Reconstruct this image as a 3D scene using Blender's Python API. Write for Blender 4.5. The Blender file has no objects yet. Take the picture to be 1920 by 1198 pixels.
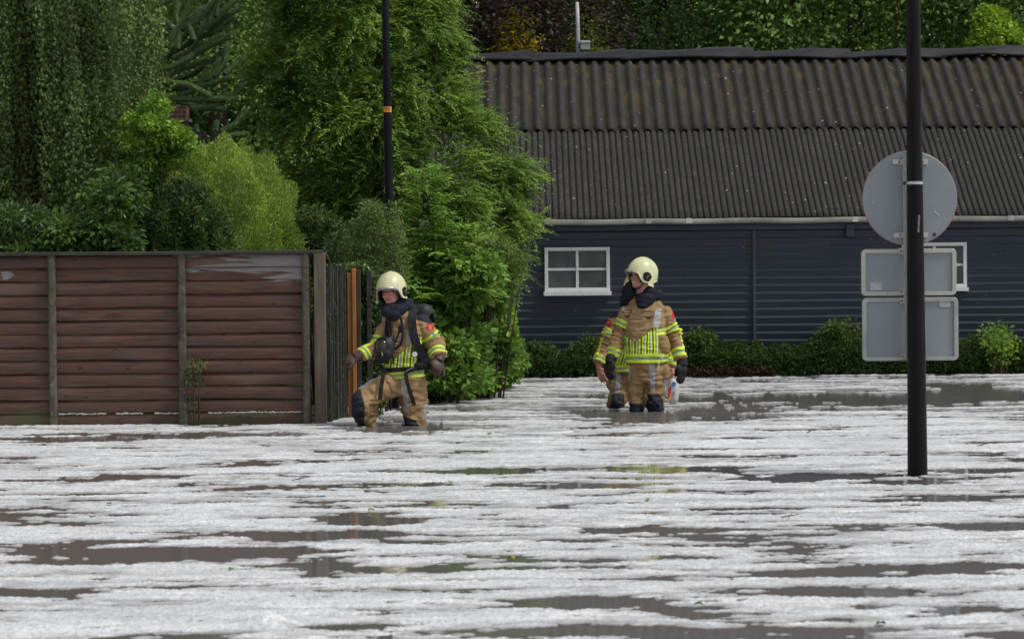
import bpy, math, random
import numpy as np
from mathutils import Vector, Matrix, Euler
from mathutils import noise as mnoise

random.seed(7)
RNG = np.random.default_rng(11)
scene = bpy.context.scene
COL = scene.collection
rad = math.radians

# ------------------------------------------------------------------ camera
CAM_H = 1.35
FPX = 100 / 36 * 1920          # focal length in pixels of the 1920 px wide photograph
PITCH = math.atan((599 - 495) / FPX)
ROLL = rad(-0.5)
cam_data = bpy.data.cameras.new("camera")
cam = bpy.data.objects.new("camera", cam_data)
COL.objects.link(cam)
CAM_M = Matrix.Translation((0, 0, CAM_H)) @ Matrix.Rotation(rad(90) - PITCH, 4, 'X') @ Matrix.Rotation(ROLL, 4, 'Z')
cam.matrix_world = CAM_M
cam_data.lens = 100
cam_data.sensor_width = 36
cam_data.clip_start = 0.5
cam_data.clip_end = 900
cam_data.dof.use_dof = True
cam_data.dof.focus_distance = 25.0
cam_data.dof.aperture_fstop = 7.5
scene.camera = cam

# ------------------------------------------------------------------ light: overcast, bright from upper right behind the camera
SUN_EL, SUN_AZ = rad(55), rad(112)
world = bpy.data.worlds.new("World")
scene.world = world
world.use_nodes = True
nt = world.node_tree
nt.nodes.clear()
sky = nt.nodes.new("ShaderNodeTexSky")
sky.sky_type = 'NISHITA'
sky.sun_disc = False
sky.sun_elevation = SUN_EL
sky.sun_rotation = SUN_AZ
hsv = nt.nodes.new("ShaderNodeHueSaturation")
hsv.inputs['Saturation'].default_value = 0.22
bg = nt.nodes.new("ShaderNodeBackground")
bg.inputs['Strength'].default_value = 0.12
wo = nt.nodes.new("ShaderNodeOutputWorld")
nt.links.new(sky.outputs[0], hsv.inputs['Color'])
nt.links.new(hsv.outputs[0], bg.inputs['Color'])
nt.links.new(bg.outputs[0], wo.inputs['Surface'])
sun_data = bpy.data.lights.new("sun", 'SUN')
sun_data.energy = 2.1
sun_data.angle = rad(12)
sun_data.color = (1.0, 0.97, 0.91)
sun = bpy.data.objects.new("sun", sun_data)
COL.objects.link(sun)
# the direction the light comes from: azimuth measured clockwise from +Y as in the sky texture
sd = Vector((math.sin(SUN_AZ) * math.cos(SUN_EL), math.cos(SUN_AZ) * math.cos(SUN_EL), math.sin(SUN_EL)))
sun.rotation_euler = sd.to_track_quat('Z', 'Y').to_euler()
sun.location = sd * 40
scene.view_settings.view_transform = 'Standard'
scene.view_settings.look = 'None'
scene.view_settings.exposure = 0.0
scene.view_settings.gamma = 1.0
scene.cycles.max_bounces = 8
scene.cycles.transparent_max_bounces = 12
scene.cycles.diffuse_bounces = 3
scene.cycles.glossy_bounces = 3

# ------------------------------------------------------------------ placing helpers
def ray(px, py):
    d = Vector(((px - 960) / FPX, (599 - py) / FPX, -1.0))
    return (CAM_M.to_3x3() @ d)
def at(px, py, Y):
    """point seen at pixel (px, py) of the 1920 px photograph at world depth Y"""
    d = ray(px, py)
    return Vector((0, 0, CAM_H)) + d * (Y / d.y)
def onwater(px, py, z=0.0):
    d = ray(px, py)
    return Vector((0, 0, CAM_H)) + d * ((z - CAM_H) / d.z)

# ------------------------------------------------------------------ object helpers
BASE = {}
def tag(o, label=None, cat=None, group=None, kind=None):
    if label: o['label'] = label
    if cat: o['category'] = cat
    if group: o['group'] = group
    if kind: o['kind'] = kind
    return o
def thing(name, label, cat, loc=(0, 0, 0), group=None):
    o = bpy.data.objects.new(name, None)
    o.empty_display_size = 0.2
    COL.objects.link(o)
    o.location = loc
    BASE[o.name] = Vector(loc)
    return tag(o, label, cat, group)
def link(name, me, parent=None, base=None):
    o = bpy.data.objects.new(name, me)
    COL.objects.link(o)
    if parent is not None:
        o.parent = parent
        BASE[o.name] = BASE[parent.name]
    else:
        b = Vector(base) if base is not None else Vector((0, 0, 0))
        o.location = b
        BASE[o.name] = b
    return o
def np_mesh(name, V, F, mats, parent=None, base=None, smooth=False, tone=None, midx=None, attrs=None):
    """V (n,3) world coordinates, F (m,k) uniform faces or a list of such arrays"""
    b = BASE[parent.name] if parent is not None else (Vector(base) if base is not None else Vector((0, 0, 0)))
    V = np.asarray(V, dtype=np.float32) - np.array(b, dtype=np.float32)
    Fs = F if isinstance(F, list) else [F]
    Fs = [np.asarray(f, dtype=np.int32) for f in Fs if len(f)]
    me = bpy.data.meshes.new(name)
    me.vertices.add(len(V))
    me.vertices.foreach_set("co", V.ravel())
    nl = sum(f.size for f in Fs); nf = sum(len(f) for f in Fs)
    me.loops.add(nl); me.polygons.add(nf)
    me.loops.foreach_set("vertex_index", np.concatenate([f.ravel() for f in Fs]))
    tot = np.concatenate([np.full(len(f), f.shape[1], dtype=np.int32) for f in Fs])
    start = np.concatenate([[0], np.cumsum(tot)[:-1]]).astype(np.int32)
    me.polygons.foreach_set("loop_start", start)
    try: me.polygons.foreach_set("loop_total", tot)
    except Exception: pass
    if midx is not None:
        me.polygons.foreach_set("material_index", np.asarray(midx, dtype=np.int32))
    me.polygons.foreach_set("use_smooth", np.full(nf, bool(smooth)))
    for m in (mats if isinstance(mats, (list, tuple)) else [mats]): me.materials.append(m)
    me.update(calc_edges=True)
    me.validate(verbose=False)
    if tone is not None:
        a = me.attributes.new("tone", 'FLOAT', 'POINT')
        a.data.foreach_set("value", np.asarray(tone, dtype=np.float32))
    if attrs:
        for k, v in attrs.items():
            a = me.attributes.new(k, 'FLOAT', 'POINT')
            a.data.foreach_set("value", np.asarray(v, dtype=np.float32))
    return link(name, me, parent, base)

class MB:
    """collects shapes, then links them as ONE mesh object"""
    def __init__(s): s.v = []; s.f = []; s.m = []; s.mi = 0
    def add(s, vs, fs):
        n = len(s.v); s.v += [tuple(v) for v in vs]
        s.f += [tuple(i + n for i in f) for f in fs]; s.m += [s.mi] * len(fs); return s
    def box(s, c, size, rot=None):
        hx, hy, hz = size[0] / 2, size[1] / 2, size[2] / 2
        vs = [Vector((x, y, z)) for x in (-hx, hx) for y in (-hy, hy) for z in (-hz, hz)]
        if rot is not None:
            R = rot if isinstance(rot, Matrix) else Euler(rot).to_matrix()
            vs = [R @ v for v in vs]
        c = Vector(c)
        return s.add([v + c for v in vs], [(0, 1, 3, 2), (4, 6, 7, 5), (0, 4, 5, 1), (2, 3, 7, 6), (0, 2, 6, 4), (1, 5, 7, 3)])
    def bar(s, a, b, w, h, up=(0, 0, 1)):
        a, b = Vector(a), Vector(b); d = (b - a).normalized(); u = Vector(up)
        x = d.cross(u).normalized(); z = x.cross(d).normalized()
        vs = [p + x * i * w / 2 + z * j * h / 2 for p in (a, b) for i, j in ((-1, -1), (1, -1), (1, 1), (-1, 1))]
        return s.add(vs, [(0, 3, 2, 1), (4, 5, 6, 7), (0, 1, 5, 4), (1, 2, 6, 5), (2, 3, 7, 6), (3, 0, 4, 7)])
    def tube(s, pts, r, n=8, cap=True):
        pts = [Vector(p) for p in pts]; k = len(pts)
        rs = r if isinstance(r, (list, tuple, np.ndarray)) else [r] * k
        prev = None; vs = []
        for i, p in enumerate(pts):
            d = (pts[min(i + 1, k - 1)] - pts[max(i - 1, 0)]).normalized()
            if prev is None:
                prev = d.cross(Vector((0, 0, 1)));
                if prev.length < 1e-3: prev = d.cross(Vector((1, 0, 0)))
            x = (prev - d * prev.dot(d)).normalized(); prev = x; y = d.cross(x)
            vs += [p + (x * math.cos(2 * math.pi * j / n) + y * math.sin(2 * math.pi * j / n)) * rs[i] for j in range(n)]
        fs = [(i * n + j, i * n + (j + 1) % n, (i + 1) * n + (j + 1) % n, (i + 1) * n + j) for i in range(k - 1) for j in range(n)]
        if cap: fs += [tuple(range(n))[::-1], tuple(range((k - 1) * n, k * n))]
        return s.add(vs, fs)
    def loft(s, rings, closed=True, cap=True):
        n = len(rings[0]); vs = [v for r in rings for v in r]; k = len(rings)
        m = n if closed else n - 1
        fs = [(i * n + j, i * n + (j + 1) % n, (i + 1) * n + (j + 1) % n, (i + 1) * n + j) for i in range(k - 1) for j in range(m)]
        if cap and closed: fs += [tuple(range(n))[::-1], tuple(range((k - 1) * n, k * n))]
        return s.add(vs, fs)
    def prism(s, poly, a, b, axis='y'):
        """poly 2-D points (x, z) extruded from y=a to y=b"""
        n = len(poly)
        vs = [(x, a, z) for x, z in poly] + [(x, b, z) for x, z in poly]
        fs = [tuple(range(n)), tuple(range(n, 2 * n))[::-1]] + [(i, i + n, (i + 1) % n + n, (i + 1) % n) for i in range(n)]
        return s.add(vs, fs)
    def ellipsoid(s, c, r, n=16, k=10, R=None):
        c = Vector(c); vs = []
        for i in range(k + 1):
            t = math.pi * i / k
            for j in range(n):
                a = 2 * math.pi * j / n
                v = Vector((math.sin(t) * math.cos(a) * r[0], math.sin(t) * math.sin(a) * r[1], math.cos(t) * r[2]))
                vs.append(c + (R @ v if R else v))
        fs = [(i * n + j, (i + 1) * n + j, (i + 1) * n + (j + 1) % n, i * n + (j + 1) % n) for i in range(k) for j in range(n)]
        return s.add(vs, fs)
    def build(s, name, mats, parent=None, base=None, smooth=False, bevel=0.0, kind=None):
        b = BASE[parent.name] if parent is not None else (Vector(base) if base is not None else Vector((0, 0, 0)))
        me = bpy.data.meshes.new(name)
        me.from_pydata([(v[0] - b.x, v[1] - b.y, v[2] - b.z) for v in s.v], [], s.f)
        for m in (mats if isinstance(mats, (list, tuple)) else [mats]): me.materials.append(m)
        me.polygons.foreach_set("material_index", s.m)
        me.polygons.foreach_set("use_smooth", [bool(smooth)] * len(s.f))
        me.update(); me.validate()
        o = link(name, me, parent, base)
        if bevel:
            md = o.modifiers.new("bevel", 'BEVEL'); md.width = bevel; md.segments = 2; md.limit_method = 'ANGLE'; md.angle_limit = rad(40)
        if kind: o['kind'] = kind
        return o

# ------------------------------------------------------------------ materials
class NT:
    def __init__(s, name):
        s.m = bpy.data.materials.new(name); s.m.use_nodes = True
        s.t = s.m.node_tree; s.t.nodes.clear()
        s.out = s.t.nodes.new("ShaderNodeOutputMaterial")
        s.b = s.t.nodes.new("ShaderNodeBsdfPrincipled")
        s.t.links.new(s.b.outputs[0], s.out.inputs[0])
    def n(s, typ, **kw):
        nd = s.t.nodes.new("ShaderNode" + typ)
        for k, v in kw.items():
            if k in nd.inputs: nd.inputs[k].default_value = v
            else: setattr(nd, k, v)
        return nd
    def l(s, a, b): s.t.links.new(a, b)
    def coords(s, scale=(1, 1, 1), kind='Object'):
        tc = s.n("TexCoord"); mp = s.n("Mapping"); mp.inputs['Scale'].default_value = scale
        s.l(tc.outputs[kind], mp.inputs[0]); return mp.outputs[0]
    def noise(s, vec, scale, detail=4, rough=0.55, dist=0.0):
        nd = s.n("TexNoise"); nd.inputs['Scale'].default_value = scale; nd.inputs['Detail'].default_value = detail
        nd.inputs['Roughness'].default_value = rough; nd.inputs['Distortion'].default_value = dist
        if vec is not None: s.l(vec, nd.inputs['Vector'])
        return nd.outputs[0]
    def ramp(s, fac, stops, interp='LINEAR'):
        nd = s.n("ValToRGB"); cr = nd.color_ramp; cr.interpolation = interp
        while len(cr.elements) < len(stops): cr.elements.new(0.5)
        for e, (p, c) in zip(cr.elements, stops):
            e.position = p; e.color = (c, c, c, 1) if isinstance(c, (int, float)) else tuple(c) + (1,)
        s.l(fac, nd.inputs[0]); return nd.outputs[0]
    def mix(s, fac, a, b, mode='MIX'):
        nd = s.n("MixRGB"); nd.blend_type = mode
        for i, x in ((0, fac), (1, a), (2, b)):
            if isinstance(x, (int, float)): nd.inputs[i].default_value = x if i == 0 else (x, x, x, 1)
            elif isinstance(x, tuple): nd.inputs[i].default_value = x + (1,) if len(x) == 3 else x
            else: s.l(x, nd.inputs[i])
        return nd.outputs[0]
    def math(s, op, a, b=None):
        nd = s.n("Math"); nd.operation = op
        for i, x in ((0, a), (1, b)):
            if x is None: continue
            if isinstance(x, (int, float)): nd.inputs[i].default_value = x
            else: s.l(x, nd.inputs[i])
        return nd.outputs[0]
    def attr(s, name):
        nd = s.n("Attribute"); nd.attribute_name = name; return nd.outputs['Fac']
    def bump(s, h, strength=0.3, dist=0.01):
        nd = s.n("Bump"); nd.inputs['Strength'].default_value = strength; nd.inputs['Distance'].default_value = dist
        s.l(h, nd.inputs['Height']); s.l(nd.outputs[0], s.b.inputs['Normal']); return nd
    def color(s, c):
        if isinstance(c, tuple): s.b.inputs['Base Color'].default_value = c + (1,)
        else: s.l(c, s.b.inputs['Base Color'])
        return s
    def rough(s, r):
        if isinstance(r, (int, float)): s.b.inputs['Roughness'].default_value = r
        else: s.l(r, s.b.inputs['Roughness'])
        return s

def varied(name, a, b, scale=6.0, rough=0.7, bump=0.0, bscale=60, bdist=0.003, metal=0.0, detail=5, spec=0.5, stretch=(1, 1, 1)):
    """plain painted / cloth / metal surface with blotches between two colours and fine grain"""
    m = NT(name); v = m.coords(stretch)
    n1 = m.noise(v, scale, detail, 0.6)
    f = m.ramp(n1, [(0.3, 0.0), (0.7, 1.0)])
    m.color(m.mix(f, a, b))
    n2 = m.noise(v, scale * 3.7, 3)
    m.rough(m.ramp(n2, [(0.3, max(0.05, rough - 0.1)), (0.7, min(1, rough + 0.1))]))
    m.b.inputs['Metallic'].default_value = metal
    m.b.inputs['Specular IOR Level'].default_value = spec
    if bump: m.bump(m.noise(v, bscale, 4), bump, bdist)
    return m.m

# vectorised value / gradient noise for geometry
_perm = np.random.default_rng(3).permutation(4096)
_g = np.random.default_rng(4).uniform(0, 2 * np.pi, 4096)
def perlin(x, y, seed=0):
    xi = np.floor(x).astype(np.int64); yi = np.floor(y).astype(np.int64)
    xf = x - xi; yf = y - yi
    def g(ix, iy, dx, dy):
        h = _perm[(_perm[(ix + seed * 131) & 4095] + iy) & 4095]; a = _g[h]
        return np.cos(a) * dx + np.sin(a) * dy
    u = xf * xf * xf * (xf * (xf * 6 - 15) + 10); w = yf * yf * yf * (yf * (yf * 6 - 15) + 10)
    n00 = g(xi, yi, xf, yf); n10 = g(xi + 1, yi, xf - 1, yf); n01 = g(xi, yi + 1, xf, yf - 1); n11 = g(xi + 1, yi + 1, xf - 1, yf - 1)
    return (n00 * (1 - u) + n10 * u) * (1 - w) + (n01 * (1 - u) + n11 * u) * w
def fbm(x, y, oct=4, seed=0, gain=0.5):
    s = 0; a = 1
    for i in range(oct):
        s = s + a * perlin(x * 2 ** i + i * 17.3, y * 2 ** i + i * 9.1, seed + i); a *= gain
    return s
# ================================================================== SETTING: flooded ground, water, hail
BARN_Y = 34.6
# ground sheet: below the flood in front, rising slightly into the gardens and the wood behind
m = NT("soil_and_grass"); v = m.coords()
m.color(m.mix(m.ramp(m.noise(v, 1.3, 6), [(0.4, 0.0), (0.6, 1.0)]), (0.05, 0.04, 0.028), (0.045, 0.065, 0.02))).rough(0.95)
m.bump(m.noise(v, 14, 6), 0.6, 0.03)
gx = np.linspace(-260, 260, 130); gy = np.concatenate([np.linspace(-120, 34, 60), np.linspace(35, 60, 30), np.linspace(62, 420, 60)])
GX, GY = np.meshgrid(gx, gy)
rise = np.clip((GY - 34.8) / 2.0, 0, 1)
GZ = -0.48 + 0.75 * rise + 0.05 * fbm(GX * 0.2, GY * 0.2, 3, 5) + np.clip((GY - 60) / 200, 0, 1) * 4
idx = np.arange(GX.size).reshape(GX.shape)
F = np.stack([idx[:-1, :-1], idx[:-1, 1:], idx[1:, 1:], idx[1:, :-1]], -1).reshape(-1, 4)
np_mesh("ground", np.stack([GX, GY, GZ], -1).reshape(-1, 3), F, m.m, smooth=True)['kind'] = 'structure'

# flood water: turbid, mirror-like at this grazing view
FF1 = onwater(735, 797); FF2 = onwater(1208, 771); FF3 = onwater(1190, 763)
m = NT("flood_water"); v = m.coords()
tc = m.n("TexCoord")
m.color((0.18, 0.17, 0.165)).rough(0.035)
m.b.inputs['IOR'].default_value = 1.33
m.b.inputs['Specular IOR Level'].default_value = 0.5
geo = m.n("NewGeometry")
sep = m.n("SeparateXYZ"); m.l(geo.outputs['Position'], sep.inputs[0])
def wmask(p, r):
    dx = m.math('SUBTRACT', sep.outputs[0], p[0]); dy = m.math('SUBTRACT', sep.outputs[1], p[1])
    d = m.math('SQRT', m.math('ADD', m.math('MULTIPLY', dx, dx), m.math('MULTIPLY', dy, dy)))
    return m.ramp(m.math('DIVIDE', d, r), [(0.15, 1.0), (1.0, 0.0)])
mk = m.math('MAXIMUM', wmask(FF1, 1.7), wmask(FF2 + Vector((0.5, 0.2, 0)), 2.2))
amp = m.math('ADD', m.math('ADD', m.math('MULTIPLY', mk, 2.6), 0.035), m.math('MULTIPLY', m.ramp(m.math('SUBTRACT', sep.outputs[1], 24.5), [(0.0, 0.0), (1.0, 1.0)]), 0.9))
v2 = m.coords((1.0, 1.0, 1.0))
h = m.math('MULTIPLY', m.noise(v2, 9, 3, 0.5, 0.4), amp)
m.bump(h, 0.35, 0.05)
WATER_M = m.m
wx = np.linspace(-90, 90, 60); wy = np.linspace(-60, 36.2, 60)
WX, WY = np.meshgrid(wx, wy); idx = np.arange(WX.size).reshape(WX.shape)
F = np.stack([idx[:-1, :-1], idx[:-1, 1:], idx[1:, 1:], idx[1:, :-1]], -1).reshape(-1, 4)
np_mesh("water", np.stack([WX, WY, 0 * WX], -1).reshape(-1, 3), F, WATER_M)['kind'] = 'structure'

# floating hail: a slush sheet a centimetre or two proud of the water, broken by open leads
rows = [8.0]
while rows[-1] < 34.4:
    rows.append(rows[-1] + (0.018 if rows[-1] < 22 else 0.024))
ys = np.concatenate([np.arange(-6, 8, 0.25), np.array(rows)])
core = np.linspace(-1, 1, 540)
ext = 1 + np.cumsum(np.linspace(0.012, 0.12, 46))
sx = np.concatenate([-ext[::-1], core, ext])
S, Y = np.meshgrid(sx, ys)
X = S * (0.195 * np.maximum(Y, 5) + 0.35)
n = fbm(X * 0.55, Y * 1.3, 2, 1, 0.5) * 0.5 + fbm(X * 0.95 + 5, Y * 2.9, 5, 9, 0.68) * 0.72 + fbm(X * 2.6, Y * 9.5, 3, 19, 0.6) * 0.28 + fbm(X * 0.75 + 9, Y * 4.4, 3, 29, 0.6) * 0.42 * np.clip((Y - 9) / 9, 0.35, 1)
thr = np.interp(Y, [0, 12, 17, 20, 23, 26, 29, 34], [-0.22, -0.20, -0.17, -0.22, -0.20, 0.03, 0.10, 0.14])
# right half of the far water lies more open
thr = thr + 0.5 * np.exp(-((X - 3.6) / 2.2) ** 2 - ((Y - 27.6) / 1.6) ** 2)
LEADS = [(300, 1036, 300, 17, .9), (120, 1022, 130, 10, .5), (640, 912, 330, 9, .55), (690, 975, 120, 9, .9), (590, 1003, 150, 12, .9),
         (900, 884, 130, 7, .7), (1120, 1048, 210, 8, .7), (1110, 1128, 170, 13, .9), (1680, 1066, 250, 12, .9), (1820, 1140, 120, 12, .8),
         (1200, 994, 140, 11, .8), (1300, 882, 110, 7, .8), (1560, 893, 160, 10, .95), (1840, 882, 120, 7, .7), (1860, 985, 110, 10, .8),
         (1720, 903, 130, 7, .7), (80, 1115, 100, 12, .7), (640, 1176, 110, 10, .8), (150, 822, 240, 9, .8), (420, 816, 180, 6, .7), (560, 1060, 80, 6, .5),
         (100, 900, 90, 7, .5), (230, 893, 70, 6, .5), (1120, 930, 90, 5, .5), (1060, 1015, 90, 5, .5), (1700, 930, 90, 6, .6), (1500, 745, 300, 10, .7),
         (1850, 735, 120, 12, .9), (740, 806, 110, 8, .8), (1240, 786, 130, 9, .8), (1300, 778, 180, 8, .6), (1120, 782, 90, 6, .5), (980, 812, 90, 4, .5),
         (1450, 830, 90, 4, .4), (1880, 855, 80, 6, .6), (300, 1190, 160, 8, .6), (1050, 1192, 120, 8, .6), (1880, 1190, 80, 10, .7), (1640, 1136, 60, 9, .6), (60, 1050, 80, 8, .5)]
cut = np.zeros_like(X)
wob = fbm(X * 2.2, Y * 4.4, 4, 21, 0.6) * 0.75
for px, py, wx_, hy_, s_ in LEADS:
    c = onwater(px, py); ex = (onwater(px + wx_, py) - c).x; ey = abs(onwater(px, py - hy_).y - onwater(px, py + hy_).y) / 2
    cut = np.maximum(cut, s_ * np.clip(1.35 - np.sqrt(((X - c.x) / ex) ** 2 + ((Y - c.y) / (ey * 0.78)) ** 2) + wob, 0, 1))
wake = np.zeros_like(X)
for p_, rx_, ry_ in ((FF1 + Vector((0.1, -0.05, 0)), 0.75, 0.75), (FF2 + Vector((0.35, -0.05, 0)), 1.15, 0.7)):
    wake = np.maximum(wake, np.clip(1.25 - np.sqrt(((X - p_.x) / rx_) ** 2 + ((Y - p_.y) / ry_) ** 2), 0, 1))
ring = sum(0.35 * np.sin(np.hypot(X - p_.x, Y - p_.y) * 38 + 2 * perlin(X * 3, Y * 3, 8)) * np.exp(-((np.hypot(X - p_.x, Y - p_.y) - 0.2) / 0.55) ** 2) for p_ in (FF1, FF2))
cut = np.maximum(cut, wake * 0.33 + 0.28 * wake * (perlin(X * 9, Y * 14, 66) > 0.0))
# ends of far leads keep small floes
n = n - thr - cut * 1.35
fine = RNG.uniform(-1, 1, X.shape)
bil = 1 - 2 * np.abs(perlin(X * 7, Y * 11, 41)) - np.abs(perlin(X * 19, Y * 23, 43))
big = fbm(X * 2.2, Y * 2.2, 3, 55)
edge = np.clip(n * 6, 0, 1)
H = np.clip(n * 0.09, -0.02, 0.003) + np.where(n > -0.02, 1, 0.3) * (0.0028 * fine + 0.0065 * bil) * (0.55 + 0.45 * edge) - 0.0012 + np.clip(n, 0, 1) * 0.016 * np.clip(big + 0.1, 0, 1)
H = H - 0.008 * (np.clip(fbm(X * 3.0, Y * 8.5, 3, 77, 0.6) - 0.26, 0, 0.4) * 4)
# the one raised clump at the bottom of the frame, and slush heaped against the fence
c = onwater(500, 1172); H = H + 0.045 * np.exp(-((X - c.x) / 0.07) ** 2 - ((Y - c.y) / 0.12) ** 2)
# the hail stops at the fence and at the hedge bank
wetx = onwater(640, 790).x
keepv = (H > -0.0035) & ~((Y > 24.45) & (X < onwater(600, 790).x))
idx = np.arange(X.size).reshape(X.shape)
F = np.stack([idx[:-1, :-1], idx[:-1, 1:], idx[1:, 1:], idx[1:, :-1]], -1).reshape(-1, 4)
kf = keepv.ravel()[F].any(axis=1) & (H.ravel()[F].max(axis=1) > 0.0)
F = F[kf]
used = np.zeros(X.size, bool); used[F.ravel()] = True
rem = np.cumsum(used) - 1
V = np.stack([X, Y, H], -1).reshape(-1, 3)[used]
thick = np.clip(n, 0, 1).ravel()[used]
F = rem[F]
m = NT("hail_slush"); v = m.coords()
gr = m.noise(v, 60, 4, 0.75)
vo = m.n("TexVoronoi"); vo.inputs['Scale'].default_value = 85; m.l(v, vo.inputs['Vector'])
soak = m.noise(m.coords((0.45, 1.4, 1)), 2.2, 6, 0.68)
white = m.mix(m.ramp(soak, [(0.38, 0.0), (0.62, 1.0)]), (0.68, 0.69, 0.71), (0.95, 0.955, 0.965))
c1 = m.mix(m.ramp(gr, [(0.33, 0.8), (0.53, 0.0)]), white, (0.36, 0.36, 0.37))
c1 = m.mix(m.ramp(m.attr("thick"), [(0.0, 0.85), (0.26, 0.0)]), c1, (0.36, 0.355, 0.355))
deb = m.n("TexVoronoi"); deb.inputs['Scale'].default_value = 17; m.l(v, deb.inputs['Vector'])
zone = m.ramp(m.noise(v, 0.9, 3), [(0.5, 0.0), (0.62, 1.0)])
sp = m.math('MULTIPLY', m.ramp(deb.outputs['Distance'], [(0.07, 1.0), (0.13, 0.0)]), zone)
c1 = m.mix(m.math('MULTIPLY', sp, 0.85), c1, (0.10, 0.085, 0.05))
m.color(c1).rough(0.45)
m.b.inputs['Specular IOR Level'].default_value = 0.3
m.b.inputs['Subsurface Weight'].default_value = 0.0
m.bump(vo.outputs['Distance'], 0.55, 0.006)
np_mesh("floating_hail", V, F, m.m, smooth=True, attrs={'thick': thick})['kind'] = 'stuff'
# ================================================================== BARN
def PX(px, Y=BARN_Y): return at(px, 495, Y).x
def PZ(py, px=1400, Y=BARN_Y): return at(px, py, Y).z
m = NT("tarred_boards"); v = m.coords((0.6, 1, 14))
g = m.noise(v, 3, 6, 0.65)
st = m.noise(m.coords((3, 1, 0.5)), 2.0, 4)
c = m.mix(m.ramp(g, [(0.3, 0.0), (0.7, 1.0)]), (0.032, 0.042, 0.060), (0.053, 0.066, 0.088))
c = m.mix(m.ramp(st, [(0.56, 0.0), (0.75, 0.5)]), c, (0.05, 0.055, 0.065))
c = m.mix(m.ramp(m.noise(m.coords(), 38, 2), [(0.74, 0.0), (0.77, 1.0)]), c, (0.4, 0.42, 0.42))
m.color(c).rough(0.55); m.bump(g, 0.3, 0.004); TAR = m.m
WHITE = None
m = NT("flaking_white_paint"); v = m.coords((1, 1, 1))
c = m.mix(m.ramp(m.noise(v, 26, 5, 0.7), [(0.60, 0.0), (0.66, 1.0)]), (0.74, 0.75, 0.75), (0.24, 0.22, 0.19))
m.color(c).rough(0.5); m.bump(m.noise(v, 40, 4), 0.3, 0.002); WHITE = m.m
m = NT("grey_gutter_plastic"); v = m.coords((0.5, 1, 1))
c = m.mix(m.ramp(m.noise(v, 5, 6, 0.7), [(0.35, 0.0), (0.62, 1.0)]), (0.62, 0.62, 0.58), (0.36, 0.36, 0.32))
m.color(c).rough(0.5); GUT = m.m
m = NT("window_glass"); v = m.coords()
c = m.mix(m.ramp(m.noise(v, 5, 5, 0.6), [(0.45, 0.0), (0.75, 1.0)]), (0.055, 0.065, 0.066), (0.12, 0.13, 0.13))
m.color(c).rough(m.ramp(m.noise(v, 9, 4), [(0.3, 0.08), (0.7, 0.35)])); GLASS = m.m
def roofmat(name, moss):
    m = NT(name); v = m.coords()
    blot = m.noise(v, 5, 6, 0.75); fine = m.noise(v, 26, 6, 0.8)
    c = m.mix(m.ramp(blot, [(0.3, 0.0), (0.7, 1.0)]), (0.020, 0.018, 0.017), (0.094, 0.088, 0.082))
    c = m.mix(m.ramp(fine, [(0.46, 0.9), (0.55, 0.0)]), c, (0.016, 0.015, 0.014))
    c = m.mix(m.ramp(m.noise(v, 60, 4, 0.75), [(0.58, 0.0), (0.66, 0.6)]), c, (0.17, 0.16, 0.145))
    # each sheet weathered a little differently, dirt drawn down the slope
    c = m.mix(m.ramp(m.noise(v, 1.6, 6, 0.7), [(0.42, 0.0), (0.62, 0.55)]), c, (0.030, 0.027, 0.024))
    c = m.mix(m.ramp(m.noise(v, 21, 6, 0.8), [(0.60, 0.0), (0.66, 0.7)]), c, (0.12, 0.115, 0.10))
    vd = m.n("TexVoronoi"); vd.inputs['Scale'].default_value = 11.0; m.l(m.coords((1, 0.8, 0.8)), vd.inputs['Vector']); wd = m.n("TexWhiteNoise"); m.l(vd.outputs['Position'], wd.inputs['Vector'])
    c = m.mix(m.math('MULTIPLY', m.math('LESS_THAN', vd.outputs['Distance'], m.math('MULTIPLY', m.ramp(wd.outputs['Value'], [(0.5, 0.0), (1.0, 1.0)]), 0.30)), 0.75), c, (0.014, 0.013, 0.012))
    run = m.noise(m.coords((1, 0.1, 0.1)), 9, 4, 0.6)
    c = m.mix(m.ramp(run, [(0.35, 0.0), (0.65, 0.4)]), c, (0.022, 0.020, 0.020))
    c = m.mix(m.ramp(m.attr('valley'), [(0.40, 0.0), (0.85, 0.9)]), c, (0.010, 0.011, 0.009) if not moss else (0.020, 0.017, 0.008))  # groove shade painted into the valley colour, along with dirt and moss lying there
    if moss:
        geo = m.n("NewGeometry"); sep = m.n("SeparateXYZ"); m.l(geo.outputs['Position'], sep.inputs[0])
        hi = m.ramp(m.math('SUBTRACT', sep.outputs[2], 3.05), [(0.0, 0.25), (0.95, 1.0)])
        mo = m.math('MULTIPLY', m.ramp(m.noise(m.coords((1, 0.35, 0.35)), 7, 5, 0.65), [(0.50, 0.0), (0.63, 1.0)]), hi)
        mc = m.mix(m.ramp(m.noise(v, 3.3, 3), [(0.45, 0.0), (0.6, 1.0)]), (0.075, 0.065, 0.016), (0.11, 0.068, 0.02))
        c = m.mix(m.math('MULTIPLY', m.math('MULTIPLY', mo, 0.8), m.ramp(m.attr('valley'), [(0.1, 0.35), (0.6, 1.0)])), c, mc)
    vo = m.n("TexVoronoi"); vo.inputs['Scale'].default_value = 7.0; m.l(v, vo.inputs['Vector'])
    wn = m.n("TexWhiteNoise"); m.l(vo.outputs['Position'], wn.inputs['Vector'])
    rr = m.math('MULTIPLY', m.ramp(wn.outputs['Value'], [(0.40, 0.0), (1.0, 1.0)]), 0.105)
    spot = m.math('LESS_THAN', vo.outputs['Distance'], rr)
    c = m.mix(m.math('MULTIPLY', spot, 0.8), c, (0.62, 0.62, 0.58))
    m.color(c).rough(0.9); m.bump(fine, 0.6, 0.006); return m.m
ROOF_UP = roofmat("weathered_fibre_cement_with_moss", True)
ROOF_LO = roofmat("weathered_fibre_cement", False)
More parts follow.
